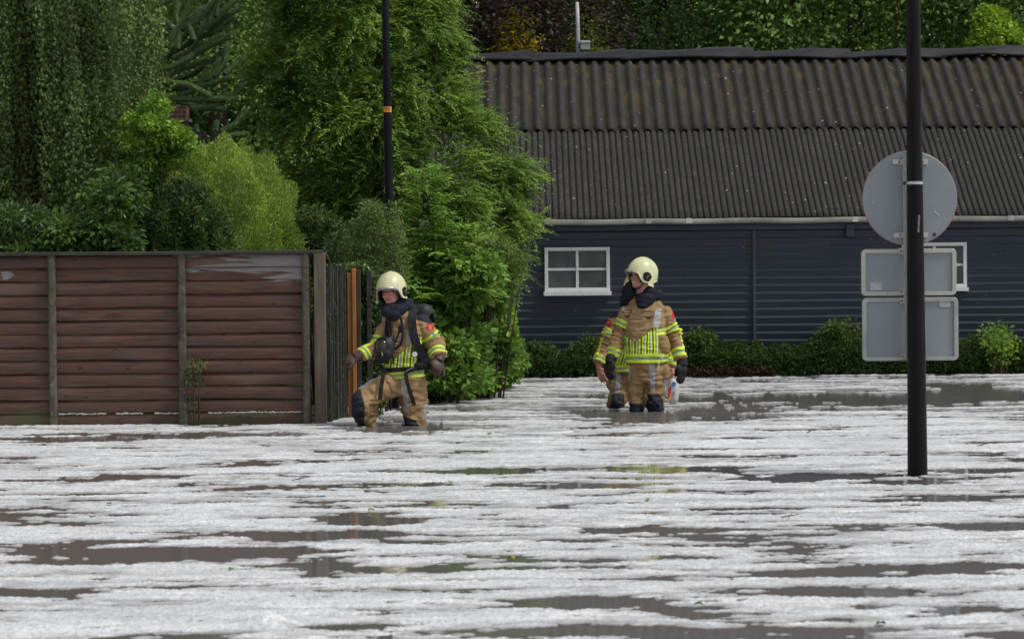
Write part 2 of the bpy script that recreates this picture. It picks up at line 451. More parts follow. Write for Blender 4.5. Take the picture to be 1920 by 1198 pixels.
RIDGEM = varied("black_ridge_flashing", (0.010, 0.010, 0.013), (0.024, 0.024, 0.028), 7, 0.38)

x0, x1 = PX(790), PX(2350)
EAVE_Z = 1.885; W2 = 4.1; SL = 0.540; RIDGE_Z = EAVE_Z + W2 * SL
EY = BARN_Y - 0.12       # eave edge of the sheets
barn = thing("timber_barn", "long low black timber barn with corrugated mossy roof and white windows behind the flood", "barn", ((x0 + x1) / 2, BARN_Y + 4, 0))
# wall: weatherboards modelled as lapped wedges; the end walls plain boards
bd = 14.7 / FPX * BARN_Y
wl = MB(); z = -0.45; prof = []
while z < EAVE_Z + 0.02:
    prof += [(-0.002, z), (-0.022, z + bd - 0.020), (-0.021, z + bd - 0.016), (-0.002, z + bd - 0.003)]; z += bd
wx0, wx1 = x0 + 0.25, x1 - 0.25
rng = [wx0 + (wx1 - wx0) * i / 24 for i in range(25)]
rings = []
for xx in rng:
    rings.append([Vector((xx, BARN_Y + py_, pz_ + 0.004 * math.sin(xx * 1.7 + pz_ * 9))) for py_, pz_ in prof])
wl.loft(rings, closed=False, cap=False)
wl.box(((wx0 + wx1) / 2, BARN_Y + 0.06, 0.72), (wx1 - wx0, 0.1, 2.3))
wall = wl.build("wall", TAR, barn)
for xx in (wx0, wx1 - 0.1):
    ew = MB()
    poly = [(BARN_Y + 0.12, -0.45), (BARN_Y + 2 * W2 - 0.4, -0.45), (BARN_Y + 2 * W2 - 0.4, EAVE_Z), (BARN_Y + W2 - 0.12, RIDGE_Z - 0.12), (BARN_Y + 0.12, EAVE_Z)]
    n_ = 5; vs = [(xx, a, b) for a, b in poly] + [(xx + 0.1, a, b) for a, b in poly]
    ew.add(vs, [tuple(range(n_))[::-1], tuple(range(n_, 2 * n_))] + [(i, (i + 1) % n_, (i + 1) % n_ + n_, i + n_) for i in range(n_)])
    ew.build("end_wall", TAR, barn)
MB().box(((wx0 + wx1) / 2, BARN_Y + 2 * W2 - 0.34, 0.72), (wx1 - wx0, 0.1, 2.3)).build("back_wall", TAR, barn)
fb = MB(); fb.box(((wx0 + wx1) / 2, BARN_Y - 0.045, PZ(425)), (wx1 - wx0, 0.03, 0.075)); fb.build("fascia_board", TAR, barn)
bt = MB()
for px_ in (1414, 2010):
    MB().bar((PX(px_), BARN_Y - 0.035, -0.4), (PX(px_), BARN_Y - 0.035, EAVE_Z - 0.15), 0.04, 0.022, (0, 1, 0)).build("cover_strip", TAR, barn)
MB().box((PX(1593), BARN_Y - 0.06, PZ(434)), (0.1, 0.06, 0.16)).build("eave_bracket", TAR, barn, bevel=0.006)
# corrugated sheets
def sheet_rows(z_lo_u, z_hi_u, period, amp, off, name, mat, lift):
    us = np.linspace(z_lo_u, z_hi_u, 12)
    step = period / 12
    xs = np.arange(x0, x1, step)
    XX, UU = np.meshgrid(xs, us)
    sheet = np.floor((XX - x0) / 1.02)
    ph = XX / period * 2 * np.pi
    wv = np.sin(ph)
    wv = np.sign(wv) * np.abs(wv) ** 0.75 if period > 0.1 else 1 - 2 * np.abs(np.sin(ph / 2)) ** 7
    rr = np.random.default_rng(5).uniform(-1, 1, 400)[sheet.astype(int)]
    rr2 = np.random.default_rng(6).uniform(-1, 1, 400)[sheet.astype(int)]
    hh = amp * wv + lift + rr * 0.006 + 0.01 * fbm(XX * 0.8, UU * 0.8, 3, 3)
    UU = UU + rr2 * 0.018 * (1 if name == 'x' else 1)
    c30, s30 = math.cos(math.atan(SL)), math.sin(math.atan(SL))
    YY = EY + UU - s30 * hh; ZZ = EAVE_Z + UU * SL + c30 * hh
    V = np.stack([XX, YY, ZZ], -1).reshape(-1, 3)
    # second skin 9 mm below so that the edge has thickness
    V2 = V - np.array([0, -s30 * 0.012, c30 * 0.012]) 
    idx = np.arange(XX.size).reshape(XX.shape); N = XX.size
    F1 = np.stack([idx[:-1, :-1], idx[:-1, 1:], idx[1:, 1:], idx[1:, :-1]], -1).reshape(-1, 4)
    e = idx[0]; F2 = np.stack([e[:-1], e[:-1] + N, e[1:] + N, e[1:]], -1)
    F = np.concatenate([F1, F1[:, ::-1] + N, F2])
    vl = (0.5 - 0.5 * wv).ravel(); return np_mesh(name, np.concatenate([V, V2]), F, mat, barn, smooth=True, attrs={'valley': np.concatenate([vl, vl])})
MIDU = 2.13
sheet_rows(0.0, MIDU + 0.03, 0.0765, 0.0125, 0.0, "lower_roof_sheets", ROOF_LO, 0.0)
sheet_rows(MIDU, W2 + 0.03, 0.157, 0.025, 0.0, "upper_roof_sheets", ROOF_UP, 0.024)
bk = MB(); bk.bar(((x0 + x1) / 2, EY + W2 + 0.1, RIDGE_Z + 0.0), ((x0 + x1) / 2, EY + 2 * W2 + 0.2, EAVE_Z - 0.03), x1 - x0, 0.04, (0, 0, 1)); bk.build("back_roof", ROOF_LO, barn)
MB().bar(((x0 + x1) / 2, EY + 0.12, EAVE_Z + 0.0), ((x0 + x1) / 2, EY + W2, RIDGE_Z - 0.07), x1 - x0 - 0.3, 0.03, (0, 0, 1)).build("roof_deck", TAR, barn)
# ridge: overlapping black capping lengths, some curling up
xx = x0; k = 0
rr = random.Random(4)
while xx < x1:
    L = 1.55 + rr.uniform(-0.3, 0.3); t0 = rr.uniform(-0.015, 0.03); t1 = rr.uniform(-0.015, 0.045) + 0.03
    r_ = MB(); rings = []
    for i in range(7):
        f = i / 6; bx_ = xx + L * f; lift = t0 * (1 - f) + t1 * f + 0.014 * math.sin(bx_ * 5)
        pr = [(-0.17, -0.05 - 0.02 * math.sin(bx_ * 4 + k) + lift * 0.6), (-0.08, 0.02 + lift), (0, 0.05 + lift), (0.09, 0.02 + lift), (0.18, -0.05 + lift), (0.17, -0.062 + lift), (0, 0.036 + lift), (-0.165, -0.068 - 0.02 * math.sin(bx_ * 4 + k) + lift * 0.6)]
        rings.append([Vector((bx_, EY + W2 + a, RIDGE_Z + 0.05 + b)) for a, b in pr])
    r_.loft(rings); r_.build("ridge_cap", RIDGEM, barn, smooth=False); xx += L - 0.07; k += 1
# gutter: half-round with lip and joints
g_ = MB(); rings = []
for i in range(41):
    xx = x0 + (x1 - x0) * i / 40; zz = EAVE_Z - 0.018 + 0.004 * math.sin(i * 1.3)
    prof = [(-0.055, 0.012), (-0.062, 0.012), (-0.062, -0.002), (-0.056, -0.03), (-0.03, -0.05), (0.0, -0.052), (0.03, -0.03), (0.035, 0.01), (0.03, 0.01), (0.0, -0.045), (-0.03, -0.042), (-0.05, -0.02)]
    rings.append([Vector((xx, EY - 0.03 + a, zz + b)) for a, b in prof])
g_.loft(rings); gut = g_.build("gutter", GUT, barn)
for px_ in (1010, 1215, 1290, 1600, 1890):
    j = MB(); j.box((PX(px_), EY - 0.093, EAVE_Z - 0.033), (0.07, 0.012, 0.06)); j.build("joint", GUT, gut, bevel=0.003)
# windows
def barn_window(pl, pr, pt, pb, ps):
    xl, xr = PX(pl), PX(pr); mid = (pl + pr) / 2; zt, zb, zs = PZ(pt, mid), PZ(pb, mid), PZ(ps, mid)
    f = MB(); yF = BARN_Y - 0.045; w = 0.042
    f.box((xl + w / 2, yF, (zt + zb) / 2), (w, 0.06, zt - zb)).box((xr - w / 2, yF, (zt + zb) / 2), (w, 0.06, zt - zb))
    f.box(((xl + xr) / 2, yF, zt - w / 2), (xr - xl - 2 * w, 0.058, w)).box(((xl + xr) / 2, yF, zb + w / 2), (xr - xl - 2 * w, 0.058, w))
    wn = f.build("window", WHITE, barn, bevel=0.003)
    mu = MB(); xm = (xl + xr) / 2; zm = zb + (zt - zb) * 0.5
    mu.box((xm, yF + 0.004, (zt + zb) / 2), (0.034, 0.04, zt - zb - 2 * w))
    for s in (-1, 1):
        mu.box((xm + s * (xr - xl - 2 * w + 0.034) / 4, yF + 0.006, zm), ((xr - xl - 2 * w - 0.034) / 2, 0.03, 0.03))
    mu.build("glazing_bar", WHITE, wn, bevel=0.003)
    MB().box((xm, yF - 0.02, (zb + zs) / 2 - 0.002), (xr - xl + 0.03, 0.11, zb - zs)).build("sill", WHITE, wn, bevel=0.004)
    p = MB().box((xm, yF + 0.010, (zt + zb) / 2), (xr - xl - 2 * w + 0.01, 0.006, zt - zb - 2 * w + 0.01)).build("pane", GLASS, wn)
    # dark linings of the opening, set into the boards
barn_window(1021, 1143, 464, 546, 554)
barn_window(1690, 1811, 455, 539, 546)
# vent pipe and little box on the ridge
pv = thing("vent_pipe", "thin white pipe sticking up from the barn ridge", "pipe", (PX(1083, 39.2), 39.2, 3.9))
pp = MB(); pp.tube([at(1084.5, 92, 39.3) - Vector((0, 0, 0.3)), at(1083.5, 50, 39.3), at(1082, 5, 39.3)], [0.028, 0.026, 0.024], 12)
pp.build("pipe", varied("white_pipe", (0.62, 0.62, 0.6), (0.4, 0.4, 0.38), 8, 0.5), pv, smooth=True)
MB().tube([at(1088, 92, 39.3) - Vector((0, 0, 0.3)), at(1087, 40, 39.3)], 0.008, 6).build("stay_wire", RIDGEM, pv)
bx = thing("roof_box", "small pale box beside the white pipe on the barn ridge", "box", at(1097, 90, 39.25))
MB().box(at(1097, 86, 39.25), (0.13, 0.16, 0.13)).build("casing", varied("pale_plastic", (0.4, 0.42, 0.42), (0.3, 0.31, 0.31), 8, 0.5), bx, bevel=0.01)
MB().box(at(1097, 80.5, 39.25), (0.15, 0.18, 0.02)).build("lid", varied("pale_lid", (0.5, 0.5, 0.5), (0.35, 0.35, 0.35), 8, 0.5), bx, bevel=0.004)
# ================================================================== FENCE (front), side fence, gate, lamp post, sign
FY = 24.35
def FX(px): return at(px, 640, FY).x
m = NT("stained_plank_wood")
v = m.coords((0.8, 1, 9)); g = m.noise(v, 5, 7, 0.65, 0.6)
wide = m.noise(m.coords((0.35, 1, 4)), 3.2, 4, 0.6)
c = m.mix(m.ramp(g, [(0.28, 0.0), (0.72, 1.0)]), (0.026, 0.010, 0.007), (0.165, 0.070, 0.042))
c = m.mix(m.ramp(wide, [(0.38, 0.0), (0.66, 0.75)]), c, (0.060, 0.040, 0.030))
c = m.mix(m.ramp(m.noise(m.coords((0.4, 1, 3)), 2.1, 5), [(0.56, 0.0), (0.70, 0.55)]), c, (0.20, 0.135, 0.095))
# knots
vo = m.n("TexVoronoi"); vo.inputs['Scale'].default_value = 7.5; vo.feature = 'F1'; m.l(m.coords((0.8, 0.2, 1.4)), vo.inputs['Vector'])
wn = m.n("TexWhiteNoise"); m.l(vo.outputs['Position'], wn.inputs['Vector'])
kn = m.math('MULTIPLY', m.ramp(vo.outputs['Distance'], [(0.07, 1.0), (0.13, 0.0)]), m.math('GREATER_THAN', wn.outputs['Value'], 0.45))
c = m.mix(kn, c, (0.022, 0.012, 0.010))
# bleached, peeled stain near the top right and at one knot at the left end
geo = m.n("NewGeometry"); sep = m.n("SeparateXYZ"); m.l(geo.outputs['Position'], sep.inputs[0])
def band(lo, hi, x, soft): # 1 inside lo..hi
    a = m.math('MULTIPLY', m.math('SUBTRACT', x, lo), 1 / soft); b = m.math('MULTIPLY', m.math('SUBTRACT', hi, x), 1 / soft)
    return m.math('MINIMUM', m.math('MINIMUM', a, b), 1.0)
pe = m.noise(m.coords((0.5, 1, 5)), 2.3, 4, 0.55, 0.3)
area = m.math('MINIMUM', band(FX(290), FX(640), sep.outputs[0], 0.35), band(1.17, 1.60, sep.outputs[2], 0.12))
area2 = band(FX(-10), FX(36), sep.outputs[0], 0.10); area2 = m.math('MINIMUM', area2, band(1.24, 1.33, sep.outputs[2], 0.03))
pm = m.math('ADD', m.math('MULTIPLY', m.math('MAXIMUM', area, -1.0), 0.30), pe)
pm = m.ramp(pm, [(0.71, 0.0), (0.735, 1.0)])
pm = m.math('MAXIMUM', pm, m.ramp(m.math('ADD', area2, m.math('MULTIPLY', m.math('SUBTRACT', m.noise(m.coords((1, 1, 3)), 9, 4), 0.5), 3.0)), [(0.45, 0.0), (0.6, 1.0)]))
c = m.mix(m.math('MULTIPLY', pm, 0.85), c, m.mix(g, (0.16, 0.15, 0.15), (0.36, 0.34, 0.33)))
# green algae creeping up from the waterline, more to the right
al = m.math('ADD', m.noise(m.coords((0.6, 1, 1.5)), 4, 5, 0.6), m.math('MULTIPLY', m.math('SUBTRACT', 0.16, sep.outputs[2]), 1.2))
c = m.mix(m.ramp(al, [(0.55, 0.0), (0.72, 0.8)]), c, (0.055, 0.062, 0.02))
m.color(c).rough(m.ramp(g, [(0.3, 0.45), (0.7, 0.75)])); m.bump(g, 0.5, 0.006); WOOD = m.m
m = NT("mossy_concrete"); v = m.coords()
c = m.mix(m.ramp(m.noise(v, 10, 6, 0.7), [(0.3, 0.0), (0.7, 1.0)]), (0.030, 0.028, 0.018), (0.15, 0.135, 0.105))
c = m.mix(m.ramp(m.noise(v, 44, 3, 0.7), [(0.62, 0.0), (0.70, 1.0)]), c, (0.30, 0.30, 0.27))
m.color(c).rough(0.9); m.bump(m.noise(v, 30, 5), 0.7, 0.008); CONC = m.m
m = NT("weathered_oak_post"); v = m.coords((6, 6, 0.5))
c = m.mix(m.ramp(m.noise(v, 4, 6, 0.65), [(0.3, 0.0), (0.7, 1.0)]), (0.07, 0.055, 0.040), (0.20, 0.165, 0.125))
c = m.mix(m.ramp(m.noise(m.coords((1, 1, 0.7)), 2.5, 4), [(0.5, 0.0), (0.66, 0.5)]), c, (0.10, 0.06, 0.04))
m.color(c).rough(0.8); m.bump(m.noise(v, 8, 5), 0.4, 0.004); POSTW = m.m

TOPZ = at(300, 473, FY).z
fence = thing("plank_fence", "dark brown horizontal plank fence with mossy concrete posts, bleached patches at its top right", "fence", (FX(300), FY, 0))
posts_px = [-395, -145, 100, 343, 575]
bh = 0.1145
rr = random.Random(12)
for i in range(len(posts_px) - 1):
    xa, xb = FX(posts_px[i]) - 0.0, FX(posts_px[i + 1]) - 0.0
    for_ = MB(); z = -0.46; rows_ = []
    top = TOPZ - 0.02
    nb = int(round((top - z) / bh)); hh = (top - z) / nb
    n = 34
    for b in range(nb):
        z0 = z + b * hh; tilt = rr.uniform(-0.006, 0.006); off = rr.uniform(-0.005, 0.005); bow = rr.uniform(-0.004, 0.004)
        # half-round board: rounded face bulging forward, its top edge tucked behind the board above
        prof = [(0.016, -0.002), (-0.012, -0.002), (-0.022, 0.003), (-0.026, 0.014), (-0.028, 0.042), (-0.025, 0.072), (-0.018, 0.096), (-0.009, 0.110), (0.016, 0.118)]
        rings = []
        for k in range(n + 1):
            f = k / n; x = xa + (xb - xa) * f
            w = 0.0035 * mnoise.noise(Vector((x * 3.1, b * 7.7, i * 3.3)))
            dz = tilt * (f - 0.5) * 2 + bow * math.sin(math.pi * f) + w
            rings.append([Vector((x, FY + off + a + w, z0 + zz * hh / 0.1145 + dz)) for a, zz in prof])
        for_.loft(rings, closed=True, cap=True)
    for_.build("plank_panel", WOOD, fence, smooth=False)
for i, px in enumerate(posts_px):
    p = MB(); zs = np.linspace(-0.47, TOPZ - 0.015, 22)
    rings = []
    xc = FX(px)
    for z_ in zs:
        j = 0.003 * mnoise.noise(Vector((px, z_ * 9, 1)))
        w = 0.032 + j
        rings.append([Vector((xc + a, FY + b, z_)) for a, b in ((-w, 0.05), (-w, -0.060), (-w * 0.55, -0.074 + j), (w * 0.55, -0.074 - j), (w, -0.060), (w, 0.05))])
    p.loft(rings); p.build("concrete_post", CONC, fence, bevel=0.004)
cp = MB(); 
rings = []
for k in range(40):
    x = FX(-420) + (FX(608) - FX(-420)) * k / 39
    z_ = TOPZ + 0.004 * mnoise.noise(Vector((x * 1.2, 0, 5)))
    rings.append([Vector((x, FY + a, z_ + b)) for a, b in ((-0.08, -0.022), (-0.08, 0.0), (0.0, 0.008), (0.05, 0.0), (0.05, -0.022))])
cp.loft(rings); cp.build("top_rail", varied("green_black_rail", (0.018, 0.020, 0.013), (0.05, 0.05, 0.036), 8, 0.7, 0.3, 20, 0.004), fence)
MB().box((FX(601), FY - 0.02, (TOPZ - 0.5) / 2), (0.095, 0.12, TOPZ + 0.47)).build("corner_post", POSTW, fence, bevel=0.006)
# slush caught on the ledge of a low board is part of the hail: see floating pieces below
m_slush = bpy.data.materials["hail_slush"]
sl = MB()
for (pa, pb) in ((220, 338), (372, 566), (112, 200)):
    x = FX(pa)
    while x < FX(pb):
        if mnoise.noise(Vector((x * 4, 3, 3))) > -0.25:
            r_ = 0.005 + 0.010 * abs(mnoise.noise(Vector((x * 11, 0, 0)))) + random.uniform(0, .004)
            sl.ellipsoid((x, FY - 0.045 + random.uniform(-.006, .004), at(300, 775, FY).z + 0.004 + random.uniform(-.003, .003)), (r_ * 1.6, r_, r_ * 0.8), 7, 5)
        x += random.uniform(0.012, 0.022)
sl.build("hail_ledge", m_slush, smooth=True)['kind'] = 'stuff'

# slatted side fence running back from the corner post
m = NT("lichened_slat"); v = m.coords((4, 4, 0.7))
c = m.mix(m.ramp(m.noise(v, 7, 6, 0.7), [(0.35, 0.0), (0.65, 1.0)]), (0.016, 0.018, 0.012), (0.050, 0.054, 0.040))
c = m.mix(m.ramp(m.noise(m.coords((1, 1, 0.5)), 55, 4, 0.75), [(0.58, 0.0), (0.68, 0.8)]), c, (0.24, 0.26, 0.22))
m.color(c).rough(0.9); m.bump(m.noise(v, 20, 4), 0.6, 0.006); SLAT = m.m
A = at(613, 640, FY + 0.1); B = at(650, 640, FY + 1.15)
side = thing("slat_fence", "narrow lichen-grey upright slat fence running back from the brown corner post", "fence", (A.x, A.y, 0))
for k in range(9):
    f = (k + 0.5) / 9; p = A.lerp(B, f); zt = at(630, 500 - 6 * math.sin(k * 2.1), p.y).z
    MB().bar((p.x, p.y, -0.4), (p.x + 0.01 * math.sin(k * 3), p.y, zt), 0.034 if k % 3 else 0.05, 0.04, (0, 1, 0)).build("slat", SLAT, side, bevel=0.004)
for z_ in (0.25, 1.15):
    MB().bar((A.x - 0.02, A.y + 0.03, z_), (B.x - 0.03, B.y, z_), 0.03, 0.07).build("rail", SLAT, side)
# gate with bright orange-brown post
GP = at(661, 620, 25.45)
m = NT("orange_stained_wood"); v = m.coords((6, 6, 0.6))
c = m.mix(m.ramp(m.noise(v, 4, 6, 0.6), [(0.3, 0.0), (0.7, 1.0)]), (0.30, 0.105, 0.026), (0.50, 0.21, 0.065))
m.color(c).rough(0.5); m.bump(m.noise(v, 10, 4), 0.3, 0.003); ORW = m.m
gate = thing("garden_gate", "ivy-grown garden gate hung on a bright orange-brown wooden post", "gate", (GP.x, GP.y, 0))
tz = at(661, 505, 25.45).z
MB().box((GP.x - 0.022, GP.y, tz / 2 - 0.21), (0.042, 0.05, tz + 0.36)).build("post", ORW, gate, bevel=0.004)
MB().box((GP.x + 0.018, GP.y - 0.012, tz / 2 - 0.2), (0.036, 0.06, tz + 0.42)).build("post", ORW, gate, bevel=0.004)
DKW = varied("dark_mossy_timber", (0.022, 0.024, 0.016), (0.06, 0.058, 0.042), 9, 0.85, 0.4, 22, 0.005)
MB().box((GP.x + 0.058, GP.y + 0.01, tz / 2 - 0.2), (0.034, 0.07, tz + 0.4)).build("frame", DKW, gate, bevel=0.003)
MB().box((at(693, 620, 25.5).x, 25.5, tz / 2 - 0.21), (0.045, 0.06, tz + 0.4)).build("frame", DKW, gate, bevel=0.003)
MB().box((at(645, 620, 25.4).x, 25.42, tz / 2 - 0.24), (0.03, 0.06, tz + 0.34)).build("frame", DKW, gate, bevel=0.003)
ms = MB()
for k in range(9):
    x = GP.x + 0.08 + k * 0.022
    ms.tube([(x, 25.52, -0.4), (x, 25.52, tz - 0.02)], 0.0025, 5)
for k in range(24):
    z_ = -0.3 + k * (tz + 0.25) / 24
    ms.tube([(GP.x + 0.06, 25.52, z_), (at(693, 620, 25.5).x, 25.52, z_)], 0.0022, 5)
ms.build("wire_mesh", DKW, gate)
w = MB(); w.tube([at(608, 466, FY), at(614, 480, FY + 0.3), at(622, 499, FY + 0.7)], 0.004, 6); 
tag(w.build("stay_wire", varied("dull_wire", (0.16, 0.16, 0.15), (0.25, 0.25, 0.24), 9, 0.5), base=at(608, 466, FY)), "thin grey wire slanting down from the top of the brown corner post", "wire")

# lamp post
LPY = 26.9
lp = thing("lamp_post", "slim black lamp post with an orange number sticker rising behind the leafy shrub", "lamp post", (at(736, 700, LPY).x, LPY, -0.45))
LPM = varied("black_lacquer", (0.002, 0.0025, 0.004), (0.005, 0.006, 0.009), 5, 0.45, spec=0.15)
a0 = at(736, 700, LPY); up_ = at(722.5, 0, LPY)
d_ = (up_ - a0) / (up_.z - a0.z)
def lpt(z): return a0 + d_ * (z - a0.z)
t = MB(); zz = [-0.45, 0.9, 0.93, 1.62, 1.66, 3.0, 5.8]
t.tube([lpt(z_) for z_ in zz], [0.062, 0.062, 0.058, 0.054, 0.042, 0.037, 0.028], 20)
pole = t.build("pole", LPM, lp, smooth=True)
tz_ = at(727, 206, LPY).z
st = MB(); cpt = lpt(tz_); R_ = 0.0415; rings = []
for zz_ in (-0.026, 0.026):
    rings.append([Vector((cpt.x + math.sin(a) * R_, cpt.y - math.cos(a) * R_, cpt.z + zz_)) for a in np.linspace(-1.1, 1.25, 14)])
st.loft(rings, closed=False, cap=False)
nt_ = NT("orange_sticker"); nt_.color((0.80, 0.30, 0.03)).rough(0.4)
stk = st.build("number_sticker", nt_.m, lp)
dk = NT("dark_print"); dk.color((0.05, 0.02, 0.01)).rough(0.5)
def text_obj(body, name, size, loc, mat, parent, ang=0.0, ext=0.0006):
    cu = bpy.data.curves.new(name, 'FONT'); cu.body = body; cu.size = size; cu.extrude = ext; cu.align_x = 'CENTER'; cu.align_y = 'CENTER'
    o_ = bpy.data.objects.new(name, cu); COL.objects.link(o_)
    cu.materials.append(mat)
    bpy.context.view_layer.update()
    me_ = bpy.data.meshes.new_from_object(o_.evaluated_get(bpy.context.evaluated_depsgraph_get()))
    bpy.data.objects.remove(o_); bpy.data.curves.remove(cu)
    o_ = bpy.data.objects.new(name, me_); COL.objects.link(o_)
    o_.parent = parent; o_.location = Vector(loc) - BASE[parent.name]; o_.rotation_euler = (rad(90), 0, ang)
    BASE[o_.name] = BASE[parent.name]
    return o_
text_obj("92", "number", 0.05, (cpt.x + 0.004, cpt.y - R_ - 0.0015, cpt.z), dk.m, stk)
# lamp head high above the frame
lh = MB(); hp = lpt(5.8); rings = []
for z_, r_ in ((0, 0.05), (0.05, 0.09), (0.35, 0.22), (0.42, 0.24), (0.46, 0.2), (0.5, 0.06)):
    rings.append([hp + Vector((math.cos(a) * r_, math.sin(a) * r_, z_)) for a in np.linspace(0, 2 * math.pi, 24, endpoint=False)])
lh.loft(rings); lh.build("lamp_head", LPM, lp, smooth=False)

# ------------------------------------------------ traffic sign seen from behind
SY = 17.85
sgn = thing("traffic_sign", "black pole carrying the grey backs of one round and two rectangular signs in the flood", "traffic sign", (at(1721, 893, SY).x, SY, -0.45))
b0, t0 = at(1720.5, 893, SY), at(1712, 0, SY)
d_ = (t0 - b0) / (t0.z - b0.z)
def spt(z): return b0 + d_ * (z - b0.z)
m = NT("black_pole_paint"); v = m.coords((3, 3, 0.6))
c = m.mix(m.ramp(m.noise(v, 9, 6, 0.7), [(0.4, 0.0), (0.75, 1.0)]), (0.0030, 0.0030, 0.0034), (0.008, 0.008, 0.009))
c = m.mix(m.ramp(m.noise(m.coords((6, 6, 2)), 30, 3, 0.7), [(0.72, 0.0), (0.76, 0.8)]), c, (0.12, 0.12, 0.12))
m.color(c).rough(m.ramp(m.noise(v, 5, 4), [(0.3, 0.34), (0.7, 0.55)])); m.b.inputs['Specular IOR Level'].default_value = 0.18; m.bump(m.noise(v, 30, 3), 0.12, 0.002)
t = MB(); t.tube([spt(z_) for z_ in (-0.45, 0.05, 0.6, 1.4, 2.2, 3.2, 4.2)], [0.0645, 0.0625, 0.0585, 0.0525, 0.0475, 0.043, 0.040], 40)
t.build("pole", m.m, sgn, smooth=True)
m = NT("sign_back_aluminium"); v = m.coords()
cc = m.mix(m.ramp(m.noise(v, 2.2, 6, 0.6), [(0.3, 0.0), (0.7, 1.0)]), (0.235, 0.262, 0.285), (0.295, 0.32, 0.34))
cc = m.mix(m.ramp(m.noise(m.coords((2, 1, 7)), 9, 5, 0.7), [(0.70, 0.0), (0.76, 0.6)]), cc, (0.55, 0.56, 0.57))
m.color(cc).rough(0.42); m.b.inputs['Metallic'].default_value = 0.25; ALU = m.m
ALUR = varied("folded_rim_aluminium", (0.30, 0.31, 0.31), (0.44, 0.45, 0.44), 6, 0.4, metal=0.3)
RED = varied("red_rim", (0.35, 0.02, 0.03), (0.45, 0.03, 0.04), 6, 0.4)
WHS = varied("sign_face_white", (0.75, 0.75, 0.75), (0.7, 0.7, 0.7), 6, 0.4)
GALV = varied("galvanised_bracket", (0.42, 0.42, 0.41), (0.58, 0.58, 0.56), 30, 0.4, metal=0.4)
PYs = SY + 0.105
cr = at(1706, 372, PYs); R = 88.5 / FPX * PYs
rd = MB(); n = 96
def disc(mb, c_, r0, y0, r1, y1, n=96, cap=True):
    rings = [[Vector((c_.x + math.cos(2 * math.pi * i / n) * r, y, c_.z + math.sin(2 * math.pi * i / n) * r)) for i in range(n)] for r, y in ((r0, y0), (r1, y1))]
    mb.loft(rings, cap=cap)
disc(rd, cr, R - 0.004, PYs, R, PYs + 0.002)
rd.v = rd.v; rp = rd.build("round_plate", ALU, sgn)
r2 = MB(); disc(r2, cr, R + 0.0016, PYs + 0.0025, R + 0.0016, PYs + 0.014); r2.build("red_rim", RED, rp)
r3 = MB(); disc(r3, cr, R * 0.8, PYs + 0.0145, R * 0.8, PYs + 0.0155); r3.build("sign_face", WHS, rp)
def scratch(px, py, L, w, ang, nm="scratch"):
    p = at(px, py, PYs - 0.003)
    s_ = MB(); s_.box(p, (L, 0.001, w), (0, ang, 0)); return s_
scratch(1757, 400, 0.04, 0.004, rad(40)).build("scratch", WHS, rp)
scratch(1638, 380, 0.018, 0.003, rad(95)).build("scratch", WHS, rp)
dkm = NT("black_vinyl"); dkm.color((0.006, 0.007, 0.012)).rough(0.4)
MB().box(at(1752, 440, PYs - 0.003), (0.019, 0.002, 0.019), (0, rad(45), 0)).build("diamond_mark", dkm.m, rp)
def rrect(x0_, x1_, z0_, z1_, r, n=7):
    pts = []
    for cx, cz, a0_ in ((x1_ - r, z1_ - r, 0), (x0_ + r, z1_ - r, 90), (x0_ + r, z0_ + r, 180), (x1_ - r, z0_ + r, 270)):
        for k in range(n): a = rad(a0_ + 90 * k / (n - 1)); pts.append((cx + math.cos(a) * r, cz + math.sin(a) * r))
    return pts
def rect_sign(pl, pt, pr, pb, outer_mat):
    a = at(pl, pb, PYs); b = at(pr, pt, PYs)
    O = rrect(a.x, b.x, a.z, b.z, 0.03); w = 0.026
    I = rrect(a.x + w, b.x - w, a.z + w, b.z - w, 0.006)
    pl_ = MB(); n = len(O)
    def ring(P, y): return [Vector((x, y, z)) for x, z in P]
    O2 = rrect(a.x + 0.003, b.x - 0.003, a.z + 0.003, b.z - 0.003, 0.028)
    pl_.loft([ring(O2, PYs + 0.026), ring(O, PYs + 0.024), ring(O, PYs - 0.002), ring(O2, PYs - 0.004), ring(I, PYs - 0.004), ring(I, PYs + 0.012)], cap=False)
    fr = None
    bp = MB(); bp.prism(I, PYs + 0.010, PYs + 0.022); plate = bp.build("rectangular_plate", ALU, sgn)
    f2 = pl_.build("folded_rim", [outer_mat], plate, bevel=0.0)
    O3 = [(x, z) for x, z in O2]
    fc = MB(); fc.prism(O3, PYs + 0.0265, PYs + 0.0285); fc.build("sign_face", WHS, plate)
    return plate, a, b
m = NT("cream_edged_rim"); m.color((0.42, 0.42, 0.36)).rough(0.4)
RIMY = varied("cream_edged_rim", (0.40, 0.41, 0.38), (0.50, 0.50, 0.42), 5, 0.4, metal=0.2)
p1, a1, b1 = rect_sign(1615.5, 466, 1793, 555, RIMY)
p2, a2, b2 = rect_sign(1617.5, 557, 1796.5, 677, ALUR)
